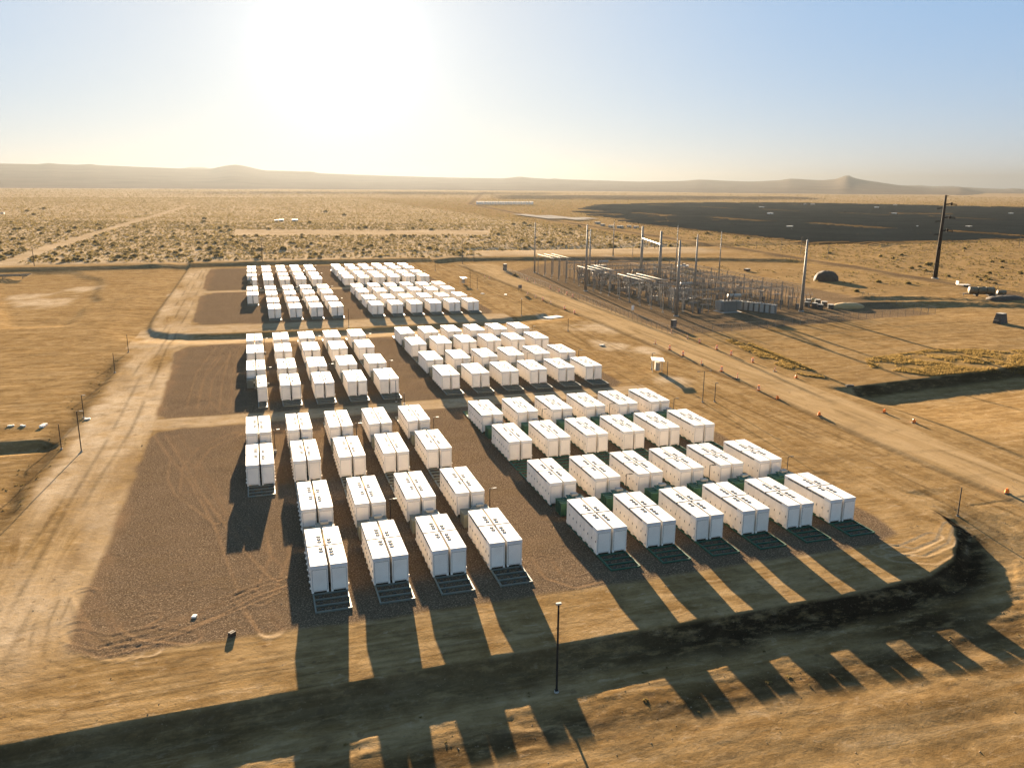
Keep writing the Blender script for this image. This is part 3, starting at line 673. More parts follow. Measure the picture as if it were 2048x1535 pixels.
# ------------------------------------------------------------------ substation
def steel_pole(px, h, label, r0=.55, r1=.25, lr=0, name='steel_pole', mat='galv'):
    x, y = G(*px); b = MB(); b.tube((0, 0, 0), (0, 0, h), r0, r1, 12); p = [('shaft', b.mesh('shaft', mat, True))]
    b = MB(); b.tube((0, 0, -.4), (0, 0, .25), r0 * 1.45, r0 * 1.45, 12); p.append(('footing', b.mesh('footing', 'concrete')))
    b = MB(); b.tube((0, 0, .25), (0, 0, .33), r0 * 1.25, r0 * 1.25, 12); p.append(('flange', b.mesh('flange', mat)))
    b = MB(); b.tube((0, 0, h), (0, 0, h + .9), .04, .02, 6); p.append(('lightning_rod', b.mesh('lightning_rod', mat)))
    return build(p, name, label, 'steel pole', (x, y, -.2), 0, 'tall steel poles of the substation')
POLES = [((1069, 545), 22.4, 'leftmost tall grey steel pole, at left corner of the substation', .4), ((1171, 582), 24.7, 'grey steel pole, nearer one of the close pair near left', .55), ((1178, 570), 22, 'grey steel pole just behind the nearer one of the close pair', .45),
         ((1226, 512), 19.2, 'thin grey steel pole farthest back beside the scrubland', .35), ((1350, 565), 23.2, 'thin tall grey steel pole right of the H frame', .3), ((1352, 632), 23, 'thick grey steel pole at front of the substation by dark cabinet', .58),
         ((1388, 595), 22.3, 'grey steel pole behind right of the front thick pole', .5), ((1437, 560), 20.4, 'thin grey steel pole behind the transformer with round tank', .32), ((1602, 622), 22.8, 'rightmost grey steel pole, standing alone right of grey cabinets', .6)]
for px, h, lb, r in POLES: steel_pole(px, h, lb, r, r * .45)
# H frame
x1, y1 = G(1281, 560); x2, y2 = G(1317, 582)
hf = thing('h_frame_tower', 'grey steel H frame of two tapered poles joined by a beam', 'transmission tower', (x1, y1, -.2))
dx, dy = x2 - x1, y2 - y1; hh = 22.5
for ox, oy in ((0, 0), (dx, dy)):
    b = MB(); b.tube((ox, oy, 0), (ox, oy, hh), .75, .38, 12); link('leg', b.mesh('leg', 'galv', True), hf)
b = MB(); b.tube((0, 0, hh - 5), (dx, dy, hh - 5), .3, .3, 8); link('crossbeam', b.mesh('crossbeam', 'galv'), hf)
for t in (.12, .3, .5, .7, .88):
    b = MB(); b.tube((dx * t, dy * t, hh - 5), (dx * t, dy * t, hh - 7.2), .10, .10, 6)
    for q in range(5): b.tube((dx * t, dy * t, hh - 5.5 - q * .35), (dx * t, dy * t, hh - 5.6 - q * .35), .2, .2, 8)
    link('insulator', b.mesh('insulator', 'bushing'), hf)
# dark tower pole on the right with arms
x, y = G(1870, 557)
b = MB(); b.tube((0, 0, 0), (0, 0, 36), .95, .42, 12); p = [('shaft', b.mesh('shaft', 'rust', True))]
b = MB(); b.tube((0, 0, -.5), (0, 0, .4), 1.4, 1.4, 12); p.append(('footing', b.mesh('footing', 'concrete')))
ARM = Vector((.96, -.28, 0))
for z, l in ((32, 2.9), (26.4, 2.9), (20.8, 2.6)):
    b = MB(); b.tube((0, 0, z), tuple(ARM * l + Vector((0, 0, z + .35))), .34, .24, 8); p.append(('arm', b.mesh('arm', 'rust')))
    b = MB(); e = ARM * l; b.tube((e.x, e.y, z + .95), (e.x, e.y, z - .35), .42, .42, 8); p.append(('arm_bracket', b.mesh('arm_bracket', 'rust')))
    for s, zz in ((1, 0), (-1, -1.6)):
        b = MB(); st_ = e * (1 if s > 0 else -.25); en = st_ + ARM * (2.6 * s) + Vector((0, 0, -.5))
        for o in (0, .45):
            b.tube((st_.x, st_.y, z + zz + o), (en.x, en.y, z + zz + o - .4), .10, .10, 6)
            for q in range(7):
                c = st_.lerp(en, .2 + q * .11); b.tube((c.x - .03, c.y, z + zz + o - .1 - q * .03), (c.x + .04, c.y, z + zz + o - .1 - q * .03), .14, .14, 7)
        p.append(('insulator', b.mesh('insulator', 'rust')))
b = MB(); b.tube((0, 0, 35.7), tuple(ARM * 1.4 + Vector((0, 0, 35.8))), .12, .08, 6); p.append(('top_arm', b.mesh('top_arm', 'rust')))
b = MB()
for q in range(24): b.box(.5 - q * .011, .8 - q * .011, -.03, .03, 2 + q * 1.35, 2.06 + q * 1.35)
p.append(('climbing_step', b.mesh('climbing_step', 'rust'), None, 'stuff'))
tp = build(p, 'transmission_tower', 'very tall dark rusty steel pole with three arms at right', 'transmission tower', (x, y, -.2), 0)

# bus bars: three parallel tubes on supports, in three sections
def bus(x0, y0, y1, zb, gap, label, n):
    t = thing('bus_bar', label, 'bus bar', (x0, y0, -.2), 0, 'white tubular bus bars of the substation')
    for k in range(3):
        b = MB(); b.tube((k * gap, 0, zb), (k * gap * 1.0, y1 - y0, zb), .075, .075, 8); link('tube', b.mesh('tube', 'alu', True), t)
    m = MB(); m.tube((0, 0, 0), (0, 0, zb - 1.9), .15, .13, 8); m.box(-.35, .35, -.35, .35, -.1, .12); pm = m.mesh('support_post', 'galv')
    m = MB(); m.tube((0, 0, zb - 1.9), (0, 0, zb), .09, .09, 6)
    for q in range(6): m.tube((0, 0, zb - 1.75 + q * .28), (0, 0, zb - 1.66 + q * .28), .17, .17, 8)
    im = m.mesh('insulator', 'bushing')
    for j in range(n):
        for k in range(3):
            c = link('support_post', pm, t, (k * gap, (y1 - y0) * (j + .25) / n, 0)); link('insulator', im, c)
bus(118.4, 273, 230, 8.6, 3.6, 'three white bus tubes at left end of the substation', 5)
bus(119.2, 226, 190, 7.8, 3.6, 'three white bus tubes in the middle of the substation', 5)
bus(119.3, 188.5, 148, 8.6, 3.6, 'three white bus tubes at right end behind the front thick pole', 5)
for j, yy in enumerate((161, 177, 193, 209, 225, 242, 258)):
    t = thing('cross_bus', 'low grey cross bus on short posts, %s from the front of the substation' % ORD[j], 'bus bar', (127, yy, -.2), 0, 'low cross buses of the substation')
    m = MB(); m.tube((0, 0, 0), (0, 0, 5.6), .11, .08, 6); pm = m.mesh('support_post', 'galv')
    for k in range(3):
        b = MB(); b.tube((0, k * 1.6, 5.6), (44, k * 1.6, 5.6), .07, .07, 6); link('tube', b.mesh('tube', 'galv'), t)
        for q in range(7): link('support_post', pm, t, (q * 7.3, k * 1.6, 0))
# disconnect switches / instrument stands
def switch(v):
    p = []; h = (3.2, 2.6, 4.2)[v]
    b = MB()
    if v == 0: b.box(-.12, .12, -.12, .12, 0, h).box(-1.8, 1.8, -.12, .12, h, h + .22)
    elif v == 1:
        b.box(-1.2, -1.0, -.1, .1, 0, h).box(1.0, 1.2, -.1, .1, 0, h).box(-1.9, 1.9, -.12, .12, h, h + .2)
    else: b.box(-.12, .12, -.12, .12, 0, h).box(-.5, .5, -.5, .5, h, h + .12)
    p.append(('stand', b.mesh('stand', 'galv')))
    for k in ((-1.5, 0, 1.5) if v < 2 else (0,)):
        b = MB(); b.tube((k, 0, h + .2), (k, 0, h + 1.9), .08, .07, 6)
        for q in range(6): b.tube((k, 0, h + .3 + q * .25), (k, 0, h + .38 + q * .25), .17, .17, 7)
        c = MB(); c.tube((k, -1.1, h + 1.92), (k, 1.1, h + 1.98), .06, .06, 6)
        if v == 1: c.tube((k, -1.0, h + 1.9), (k, -.2, h + 3.0), .05, .05, 5)
        p.append(('insulator', b.mesh('insulator', 'bushing'), [('blade', c.mesh('blade', 'alu'))]))
    return p
SW = [switch(0), switch(1), switch(2)]
rows = [(127.5, 0), (132.0, 1), (136.5, 0), (150.5, 1), (157, 0), (163, 2), (170, 1)]
kk = 0
ys = [150, 157, 165, 173, 181, 189, 197, 205, 213, 221, 229, 237, 246, 255]
for i, yy in enumerate(ys):
    for j, (xx, v) in enumerate(rows):
        if v == 0 and i % 2 and j > 3: continue
        if 134 < xx < 150 and i in (0, 4, 9, 13): continue
        build(SW[v], 'disconnect_switch', 'grey %s, %s from the front in %s switchgear file' % (('single post switch', 'two post switch', 'voltage transformer')[v], ORD[i], ORD[j]), 'switch', (xx + random.uniform(-.4, .4), yy + random.uniform(-.5, .5), -.2), 0, 'grey switchgear stands in the substation')
b = MB(); b.box(-.45, .45, -.3, .3, 0, 1.7); q = MB(); q.box(-.4, .4, -.33, -.3, .1, 1.55); JB = [('housing', b.mesh('housing', 'dkgrey')), ('cabinet_door', q.mesh('cabinet_door', 'louv'))]
for i in range(36):
    build(JB, 'junction_cabinet', 'small dark junction cabinet between the switchgear stands, %s in %s line' % (ORD[i % 12], ORD[i // 12]), 'cabinet', ((130, 153.5, 166.5)[i // 12] + random.uniform(-.5, .5), 150 + (i % 12) * 9.2, -.2), 0, 'junction cabinets of the substation')
for i, (xx, y0_) in enumerate(((152, 150), (160, 150), (168, 155), (176, 160))):
    t = thing('steel_gantry', 'low lattice gantry of thin grey steel, %s from the haul road' % ORD[i], 'gantry', (xx, y0_, -.2), 0, 'lattice gantries of the substation')
    m = MB(); m.box(-.1, .1, -.1, .1, 0, 6.4); pm = m.mesh('column', 'galv')
    for q in range(9): link('column', pm, t, (0, q * 12, 0))
    b = MB()
    for zz in (5.7, 6.3): b.box(-.07, .07, 0, 96, zz, zz + .1)
    for q in range(80): b.tube((0, q * 1.2, 5.75 if q % 2 else 6.35), (0, q * 1.2 + 1.2, 6.35 if q % 2 else 5.75), .035, .035, 4)
    o = link('lattice_beam', b.mesh('lattice_beam', 'galv'), t)
    b = MB()
    for q in range(32):
        for zz in range(4): b.tube((0, q * 3 + .5, 5.0 - zz * .3), (0, q * 3 + .5, 5.12 - zz * .3), .16, .16, 6)
        b.tube((0, q * 3 + .5, 3.9), (0, q * 3 + .5, 5.7), .05, .05, 5)
    o = link('insulator', b.mesh('insulator', 'bushing'), t); o['kind'] = 'stuff'
# circuit breakers with splayed bushings
def breaker():
    p = []; b = MB(); b.box(-1.5, 1.5, -.6, .6, 1.0, 2.1)
    for sx in (-1.3, 1.3): b.box(sx - .08, sx + .08, -.5, .5, 0, 1.0)
    p.append(('frame', b.mesh('frame', 'galv')))
    b = MB(); b.box(1.5, 2.3, -.5, .5, .4, 2.2); p.append(('control_box', b.mesh('control_box', 'lgrey')))
    for k in (-1, 0, 1):
        for s in (-1, 1):
            b = MB(); a = Vector((k * 1.0, s * .3, 2.1)); e = Vector((k * 1.9, s * 1.7, 5.0)); b.tube(a, e, .16, .08, 7)
            for q in range(8): c = a.lerp(e, .15 + q * .1); d = (e - a).normalized() * .04; b.tube(c - d, c + d, .24 - q * .012, .24 - q * .012, 8)
            p.append(('bushing', b.mesh('bushing', 'bushing')))
    return p
BR = breaker()
for i, (bx, by) in enumerate(((126.5, 176), (127, 200), (128, 222), (128, 243))):
    build(BR, 'circuit_breaker', 'grey circuit breaker with six splayed bushings, %s from the front' % ORD[i], 'circuit breaker', (bx, by, -.2), 0, 'circuit breakers of the substation')
# power transformers
def big_tr():
    p = []; b = MB(); b.box(-2.4, 2.4, -1.6, 1.6, .3, 3.6).box(-2.7, 2.7, -1.9, 1.9, 0, .3)
    for q in range(9): b.box(-2.3 + q * .55, -2.2 + q * .55, -1.75, -1.6, .4, 3.5)
    p.append(('tank', b.mesh('tank', 'galv')))
    for s, n in ((-1, 3), (1, 3)):
        for k in range(n):
            b = MB(); x = s * (3.1); yy = -1.3 + k * 1.2
            for q in range(6): b.box(x - .6 + q * .22, x - .52 + q * .22, yy - .45, yy + .45, .8, 3.5)
            b.box(x - .62, x + .62, yy - .12, yy + .12, 3.4, 3.55); p.append(('radiator', b.mesh('radiator', 'lgrey')))
    b = MB(); b.tube((.6, 1.2, 4.9), (5.2, 1.2, 4.9), .62, .62, 14); p.append(('conservator', b.mesh('conservator', 'lgrey', True)))
    b = MB(); b.box(1.1, 1.25, 1.1, 1.3, 3.6, 4.4).box(4.5, 4.65, 1.1, 1.3, 0, 4.4); p.append(('conservator_bracket', b.mesh('conservator_bracket', 'galv')))
    for k in range(3):
        b = MB(); a = Vector((-1.6 + k * 1.2, -.6, 3.6)); e = Vector((-2.3 + k * 1.7, -1.5, 6.2)); b.tube(a, e, .2, .08, 7)
        for q in range(9): c = a.lerp(e, .12 + q * .09); d = (e - a).normalized() * .04; b.tube(c - d, c + d, .3 - q * .015, .3 - q * .015, 8)
        p.append(('bushing', b.mesh('bushing', 'bushing')))
    b = MB(); b.box(-3.6, 3.6, -2.8, 2.8, -.1, .14); p.append(('plinth', b.mesh('plinth', 'concrete')))
    return p
BT = big_tr()
for i, (bx, by) in enumerate(((140.5, 150.5), (141.5, 183), (145, 229), (146.5, 268))):
    build(BT, 'power_transformer', 'large grey power transformer with round tank on top, %s from the front' % ORD[i], 'power transformer', (bx, by, -.2), 0, 'large transformers of the substation')
# switchgear cabinets row
def swc():
    b = MB(); b.box(-.7, .7, -.75, .75, 0, 2.75); q = MB(); q.box(-.74, -.7, -.62, .62, .2, 2.6); c = MB(); c.box(-.78, .78, -.8, .8, 2.75, 2.85)
    v = MB(); v.tube((0, -.4, 2.85), (0, -.4, 3.4), .1, .06, 6).tube((0, .4, 2.85), (0, .4, 3.4), .1, .06, 6)
    return [('housing', b.mesh('housing', 'galv')), ('cabinet_door', q.mesh('cabinet_door', 'lgrey')), ('lid', c.mesh('lid', 'lgrey')), ('bushing', v.mesh('bushing', 'bushing'), None, 'stuff')]
SC = swc()
for k in range(8):
    t = k / 7; build(SC, 'switchgear_cabinet', 'tall grey switchgear cabinet, %s from the left in the row' % ORD[k], 'cabinet', (146.3 + t * 6.2, 154.5 - t * 11.3, -.2), .5, 'row of grey switchgear cabinets')
# fence
FP = [(105.3, 285), (103.9, 215.1), (103.3, 166.7), (102.9, 129.8), (102.8, 117), (128.0, 118.9), (147.1, 122.5), (167.8, 126.3), (202.9, 129.3), (207, 170)]
def fence(pts, step, h, name, label, grp=None):
    f = thing(name, label, 'fence', (pts[0][0], pts[0][1], -.2)); ox, oy = pts[0]
    m = MB(); m.tube((0, 0, 0), (0, 0, h), .045, .045, 6); pm = m.mesh('fence_post', 'galv'); w = MB()
    for (ax_, ay_), (bx, by) in zip(pts[:-1], pts[1:]):
        l = math.hypot(bx - ax_, by - ay_); n = max(1, int(l / step))
        for i in range(n):
            t = i / n; link('fence_post', pm, f, (ax_ + (bx - ax_) * t - ox, ay_ + (by - ay_) * t - oy, 0))
        for z in [h] + [h * q / 7 for q in range(0, 7)]:
            w.tube((ax_ - ox, ay_ - oy, z), (bx - ox, by - oy, z), .03 if z == h else .008, None, 4)
        for i in range(int(l / .5)):
            t = i / int(l / .5); px, py = ax_ + (bx - ax_) * t - ox, ay_ + (by - ay_) * t - oy; w.tube((px, py, 0), (px, py, h), .007, None, 3)
    o = link('fence_mesh', w.mesh('fence_mesh', 'galv'), f); o['kind'] = 'stuff'
fence(FP, 3.0, 2.3, 'chain_link_fence', 'long chain link fence on steel posts around the substation')

# drums, trailers, vehicles on the right
def drum(i, px, label):
    x, y = G(*px); b = MB(); b.tube((0, 0, 0), (0, 0, 1.35), .95, .95, 14); c = MB(); c.tube((0, 0, 1.35), (0, 0, 1.45), 1.02, 1.02, 14)
    build([('drum_body', b.mesh('drum_body', 'dkgrey')), ('drum_lid', c.mesh('drum_lid', 'lgrey'))], 'round_bin', label, 'bin', (x, y, -.2), 0, 'round grey bins with pale lids')
for i, px in enumerate([(1616, 606), (1614, 612), (1629, 614), (1640, 617), (1635, 607), (1648, 611), (1661, 617)]):
    drum(i, px, 'round grey bin with pale lid, %s from left in cluster by rightmost steel pole' % ORD[i])
def blob(name, label, cat, px, rx, ry, h, mat, seed=0, z=-.3):
    x, y = G(*px); V = []; Fc = []; n, m_ = 28, 12
    for j in range(m_ + 1):
        a = j / m_ * math.pi / 2
        for i in range(n):
            t = 2 * math.pi * i / n; r = math.cos(a) ** .75; wv = 1 + .06 * math.sin(2 * t + seed) + .015 * math.sin(7 * t + j + seed)
            V.append((rx * r * math.cos(t) * wv, ry * r * math.sin(t) * wv, h * (math.sin(a) ** 1.0) * (1 + .015 * math.sin(5 * t + j))))
    for j in range(m_):
        for i in range(n): Fc.append((j * n + i, j * n + (i + 1) % n, (j + 1) * n + (i + 1) % n, (j + 1) * n + i))
    me_ = bpy.data.meshes.new(name); me_.from_pydata(V, [], Fc); me_.materials.append(M[mat]); me_.update()
    return thing(name, label, cat, (x, y, z), 0, None, me_)
blob('dome_mound', 'large dark brown rounded mound on the sand behind the substation', 'mound', (1652, 561), 5.2, 5.0, 4.3, 'brown', 1)
blob('soil_heap', 'low brown soil heap right of the round bins', 'soil heap', (1695, 615), 6, 3, 1.8, 'tan', 3)
blob('soil_heap', 'dark soil heap beside the tank trailer at far right', 'soil heap', (2010, 600), 9, 4, 1.9, 'brown', 5)
blob('soil_heap', 'small tan soil pile behind the round bins', 'soil heap', (1627, 604), 1.6, 1.2, 1.6, 'tan', 8)
# tank trailer
x, y = G(1962, 592); p = []
for k in range(3):
    b = MB(); b.tube((-4.5 + k * 3.0, 0, 2.2), (-1.8 + k * 3.0, 0, 2.2), 1.25, 1.25, 14); q = MB(); q.box(-1.75 + k * 3.0, -1.55 + k * 3.0, -.9, .9, 1.0, 3.2); p.append(('tank', b.mesh('tank', 'tank', True))); p.append(('tank_strap', q.mesh('tank_strap', 'dark')))
b = MB(); b.box(-6.5, 5.5, -.8, .8, .75, 1.0).tube((-6.5, 0, .9), (-8, 0, .9), .1, .1, 6).box(-6.6, -6.4, -.1, .1, 0, .9); p.append(('chassis', b.mesh('chassis', 'dark')))
for xx in (-2, 2.8, 4): b = MB(); b.tube((xx, -1.1, .5), (xx, 1.1, .5), .5, .5, 14); p.append(('wheel', b.mesh('wheel', 'rubber')))
build(p, 'tank_trailer', 'dark trailer carrying three round tanks at the far right', 'trailer', (x, y, -.2), -.35)
x, y = G(2001, 592)
b = MB(); b.tube((-1.2, 0, 1.3), (1.6, 0, 1.3), .9, .9, 12); q = MB(); q.box(-2.6, 1.6, -.6, .6, .3, .5); w_ = MB(); w_.tube((.6, -.9, .4), (.6, .9, .4), .4, .4, 12)
build([('tank', b.mesh('tank', 'tank', True)), ('chassis', q.mesh('chassis', 'dark')), ('wheel', w_.mesh('wheel', 'rubber'))], 'tank_trailer', 'small dark single tank trailer right of the three tank trailer', 'trailer', (x, y, -.2), -.35)
# truncated block
x, y = G(2000, 646); b = MB(); n = 0
b.v = [(-1.7, -1.3, 0), (1.7, -1.3, 0), (1.7, 1.3, 0), (-1.7, 1.3, 0), (-1.15, -.9, 2.9), (1.15, -.9, 2.9), (1.15, .9, 2.9), (-1.15, .9, 2.9)]; b.f = [(0, 3, 2, 1), (4, 5, 6, 7), (0, 1, 5, 4), (1, 2, 6, 5), (2, 3, 7, 6), (3, 0, 4, 7)]
q = MB(); q.box(-1.2, 1.2, -.95, .95, 2.9, 3.0); f_ = MB(); f_.box(-2.2, -1.4, -.8, .8, 0, 1.0)
build([('housing', b.mesh('housing', 'dkgrey')), ('lid', q.mesh('lid', 'lgrey')), ('side_box', f_.mesh('side_box', 'dkgrey'))], 'pump_housing', 'dark tapered housing with pale lid standing alone at far right', 'housing', (x, y, -.2), .2)
# flatbed + pickup
def pickup(px, rz, label, mat='white'):
    x, y = G(*px); p = []
    b = MB(); b.box(-2.7, 2.7, -.95, .95, .45, 1.0).box(-2.7, -.4, -.95, -.85, 1.0, 1.3).box(-2.7, -.4, .85, .95, 1.0, 1.3).box(-2.7, -2.6, -.95, .95, 1.0, 1.3).box(1.5, 2.65, -.9, .9, 1.0, 1.15); p.append(('body', b.mesh('body', mat)))
    b = MB(); b.v = [(-.45, -.9, 1.0), (1.5, -.9, 1.0), (1.5, .9, 1.0), (-.45, .9, 1.0), (-.25, -.75, 1.75), (.85, -.75, 1.75), (.85, .75, 1.75), (-.25, .75, 1.75)]; b.f = [(0, 3, 2, 1), (4, 5, 6, 7), (0, 1, 5, 4), (1, 2, 6, 5), (2, 3, 7, 6), (3, 0, 4, 7)]
    g = MB(); g.v = [(a * 1.0, c * 1.02, 1.1 + (d - 1.0) * .72) for a, c, d in b.v]; g.f = b.f
    p.append(('cab', b.mesh('cab', mat), [('window', g.mesh('window', 'glass'))]))
    for xx in (-1.7, 1.75):
        for yy in (-.85, .85): w = MB(); w.tube((xx, yy - .14, .4), (xx, yy + .14, .4), .4, .4, 14); p.append(('wheel', w.mesh('wheel', 'rubber')))
    return build(p, 'pickup_truck', label, 'pickup truck', (x, y, -.15), rz)
pickup((1366, 535), -.35, 'white pickup truck parked on the sand behind the substation')
x, y = G(1925, 573); b = MB(); b.box(-2.2, 2.6, -1, 1, .7, .9); q = MB(); q.box(-2.4, -2.1, -1, 1, .9, 2.3); p = [('deck', b.mesh('deck', 'white')), ('headboard', q.mesh('headboard', 'white'))]
for xx in (.3, 1.4): w = MB(); w.tube((xx, -1.1, .4), (xx, 1.1, .4), .4, .4, 12); p.append(('wheel', w.mesh('wheel', 'rubber')))
build(p, 'flatbed_trailer', 'small white flatbed trailer near the base of the dark tower', 'trailer', (x, y, -.2), -.3)
x, y = G(1494, 541.5); b = MB(); b.box(-1.3, 1.3, -.9, .9, 0, .9); q = MB(); q.box(-1.4, 1.4, -1, 1, .9, 1.05)
build([('box_body', b.mesh('box_body', 'wood')), ('lid', q.mesh('lid', 'lgrey'))], 'crate', 'lone low crate with pale top on the sand left of the mound', 'crate', (x, y, -.2), .3)
# culvert
x, y = 110, 56.5; b = MB(); b.box(-.2, .35, -.8, .8, -.9, .35); q = MB(); q.tube((.0, -.9, -.45), (.0, .9, -.45), .42, .42, 10)
build([('headwall', b.mesh('headwall', 'dkgrey')), ('pipe', q.mesh('pipe', 'dark'))], 'culvert', 'dark culvert headwall at left end of the right hand ditch', 'culvert', (x, y, -.2), 1.4)
# small debris
for i, (px, w, d, h, mt, lb) in enumerate([((1106, 631), 6.0, 3.2, .35, 'concrete', 'pale broken concrete slab lying by the far right terrace edge'), ((87, 852), 1.6, .7, .3, 'white', 'white pallet on the sand beside the left hollow'), ((46, 852), 1.1, .3, .2, 'white', 'white plank on the sand, middle of three pale scraps'), ((22, 852), 1.0, .3, .2, 'white', 'white plank on the sand, leftmost of three pale scraps'),
                                           ((389, 1232), .55, .35, .12, 'white', 'small white scrap on the near left gravel'), ((464, 1270), .5, .5, .35, 'wood', 'small dark pail on the edge of the near gravel'), ((175, 838), .9, .5, .2, 'white', 'pale box lying beside the post behind the tallest left lamp'), ((1011, 589.5), 2.2, .8, .2, 'white', 'long pale panel lying on the dirt beyond the far right block'), ((965, 587.5), 1.2, .8, .2, 'white', 'short pale panel lying on the dirt beyond the far right block'), ((1204, 691), 1.3, .9, .3, 'lgrey', 'pale low box on the dirt right of second right block')]):
    x, y = G(*px); b = MB(); b.box(-w / 2, w / 2, -d / 2, d / 2, 0, h); b.box(-w / 2 + .1, -w / 2 + .25, -d / 2 - .03, d / 2 + .03, h * .4, h + .04); b.box(w * .2, w * .2 + .12, -d / 2 - .03, d / 2 + .03, h * .4, h + .04)
    thing('debris', lb, 'debris', (x, y, gz(x, y) - .02), .4 + i, None, b.mesh('debris', mt))
# rack of steel at the far left
x, y = G(15, 556); p = []
for k in range(4):
    b = MB(); b.box(-9 + k * .5, 8, -4 + k * 2.6, -3.75 + k * 2.6, 1.0, 1.25); p.append(('beam', b.mesh('beam', 'dark')))
    for q in range(3): b = MB(); b.box(-8 + q * 7, -7.8 + q * 7, -4 + k * 2.6, -3.8 + k * 2.6, 0, 1.0); p.append(('leg', b.mesh('leg', 'dark')))
build(p, 'pipe_rack', 'dark low steel rack at far left beside the cross road', 'rack', (x, y, -.2), .05)

# utility poles
UT = [((69, 534), 9.4, 'thin wooden utility pole at far left by the cross road'), ((525, 524), 11.9, 'thin wooden utility pole behind the farthest left block'), ((1265, 514), 10.4, 'wooden utility pole on scrubland left of the H frame'),
      ((1512.3, 497.7), 4.7, 'shortest wooden utility pole, leftmost along the highway'), ((1561.5, 501.8), 7.9, 'wooden utility pole along the highway, second from left'), ((1601, 507.5), 10.5, 'taller wooden utility pole directly left of rightmost steel pole'),
      ((1656.4, 507), 5.6, 'wooden utility pole beyond the dark mound'), ((2038, 495), 9.0, 'wooden utility pole at the right edge on the scrubland'), ((925, 528), 12.5, 'thin wooden utility pole beyond the farthest right block'), ((948, 522), 6, 'thin short pole beside the cross road')]
for px, h, lb in UT:
    x, y = G(*px); b = MB(); b.tube((0, 0, -.3), (0, 0, h), .17, .11, 8); c = MB(); c.box(-1.2, 1.2, -.06, .06, h - .9, h - .75)
    p = [('shaft', b.mesh('shaft', 'wood')), ('crossarm', c.mesh('crossarm', 'wood'))]
    build(p, 'utility_pole', lb, 'utility pole', (x, y, -.2), .2)

# ------------------------------------------------------------------ far things
def house(px, w, d, h, label, mat='white', cat='building', grp=None, name='equipment_building', z=-.2):
    x, y = G(*px); b = MB(); b.box(-w / 2, w / 2, -d / 2, d / 2, 0, h); q = MB(); q.box(-w / 2 - .2, w / 2 + .2, -d / 2 - .2, d / 2 + .2, h, h + .3); e = MB(); e.box(-w * .15, w * .1, -d / 2 - .06, -d / 2, .1, h * .8)
    return build([('wall', b.mesh('wall', mat)), ('roof', q.mesh('roof', mat)), ('door', e.mesh('door', 'louv'))], name, label, cat, (x, y, z), random.uniform(-.1, .1), grp)
INV = [((1579, 458), 9, 4, 5.5), ((1556, 458), 3.5, 3, 3), ((1937, 457), 9, 4, 4.5), ((1540, 431), 12, 5, 7), ((1788, 430), 11, 5, 6), ((2021, 430), 11, 5, 6), ((1523, 417), 14, 5, 6), ((1834, 457), 1.6, 1.6, 5), ((1753, 417), 12, 5, 6), ((1790, 412), 12, 5, 6), ((1625, 411), 14, 6, 6), ((1610, 411), 8, 6, 6)]
for i, (px, w, d, h) in enumerate(INV): house(px, w * .62, d * .6, h * .5, 'small white inverter building on the dark solar field, %s counted by nearness' % ORD[i], grp='white inverter buildings on the solar field', name='inverter_building')
for i, px in enumerate([(553, 444), (563, 443), (590, 443), (1205, 452), (1222, 455), (1240, 456), (1258, 455), (1272, 457), (1195, 448), (5, 428)]):
    house(px, 3.5 + 1 * (i % 3), 3, 1.8, 'pale farm building on the distant desert, %s of a scattered line' % ORD[i], mat='lgrey', grp='pale far buildings', name='farm_building')
for k in range(22):
    u = 955 + k * 5.2; x, y = G(u, 409.8); b = MB(); b.box(-5, 5, -2, 2, 1, 6); q = MB(); q.box(5.3, 7.5, -1.8, 1.8, .8, 4.5)
    build([('cargo_box', b.mesh('cargo_box', 'white')), ('cab', q.mesh('cab', 'white'))], 'parked_truck', 'tiny white truck parked in the long distant row, %s from left' % ORD[k], 'truck', (x, y, 0), 1.2, 'white trucks in a distant row')
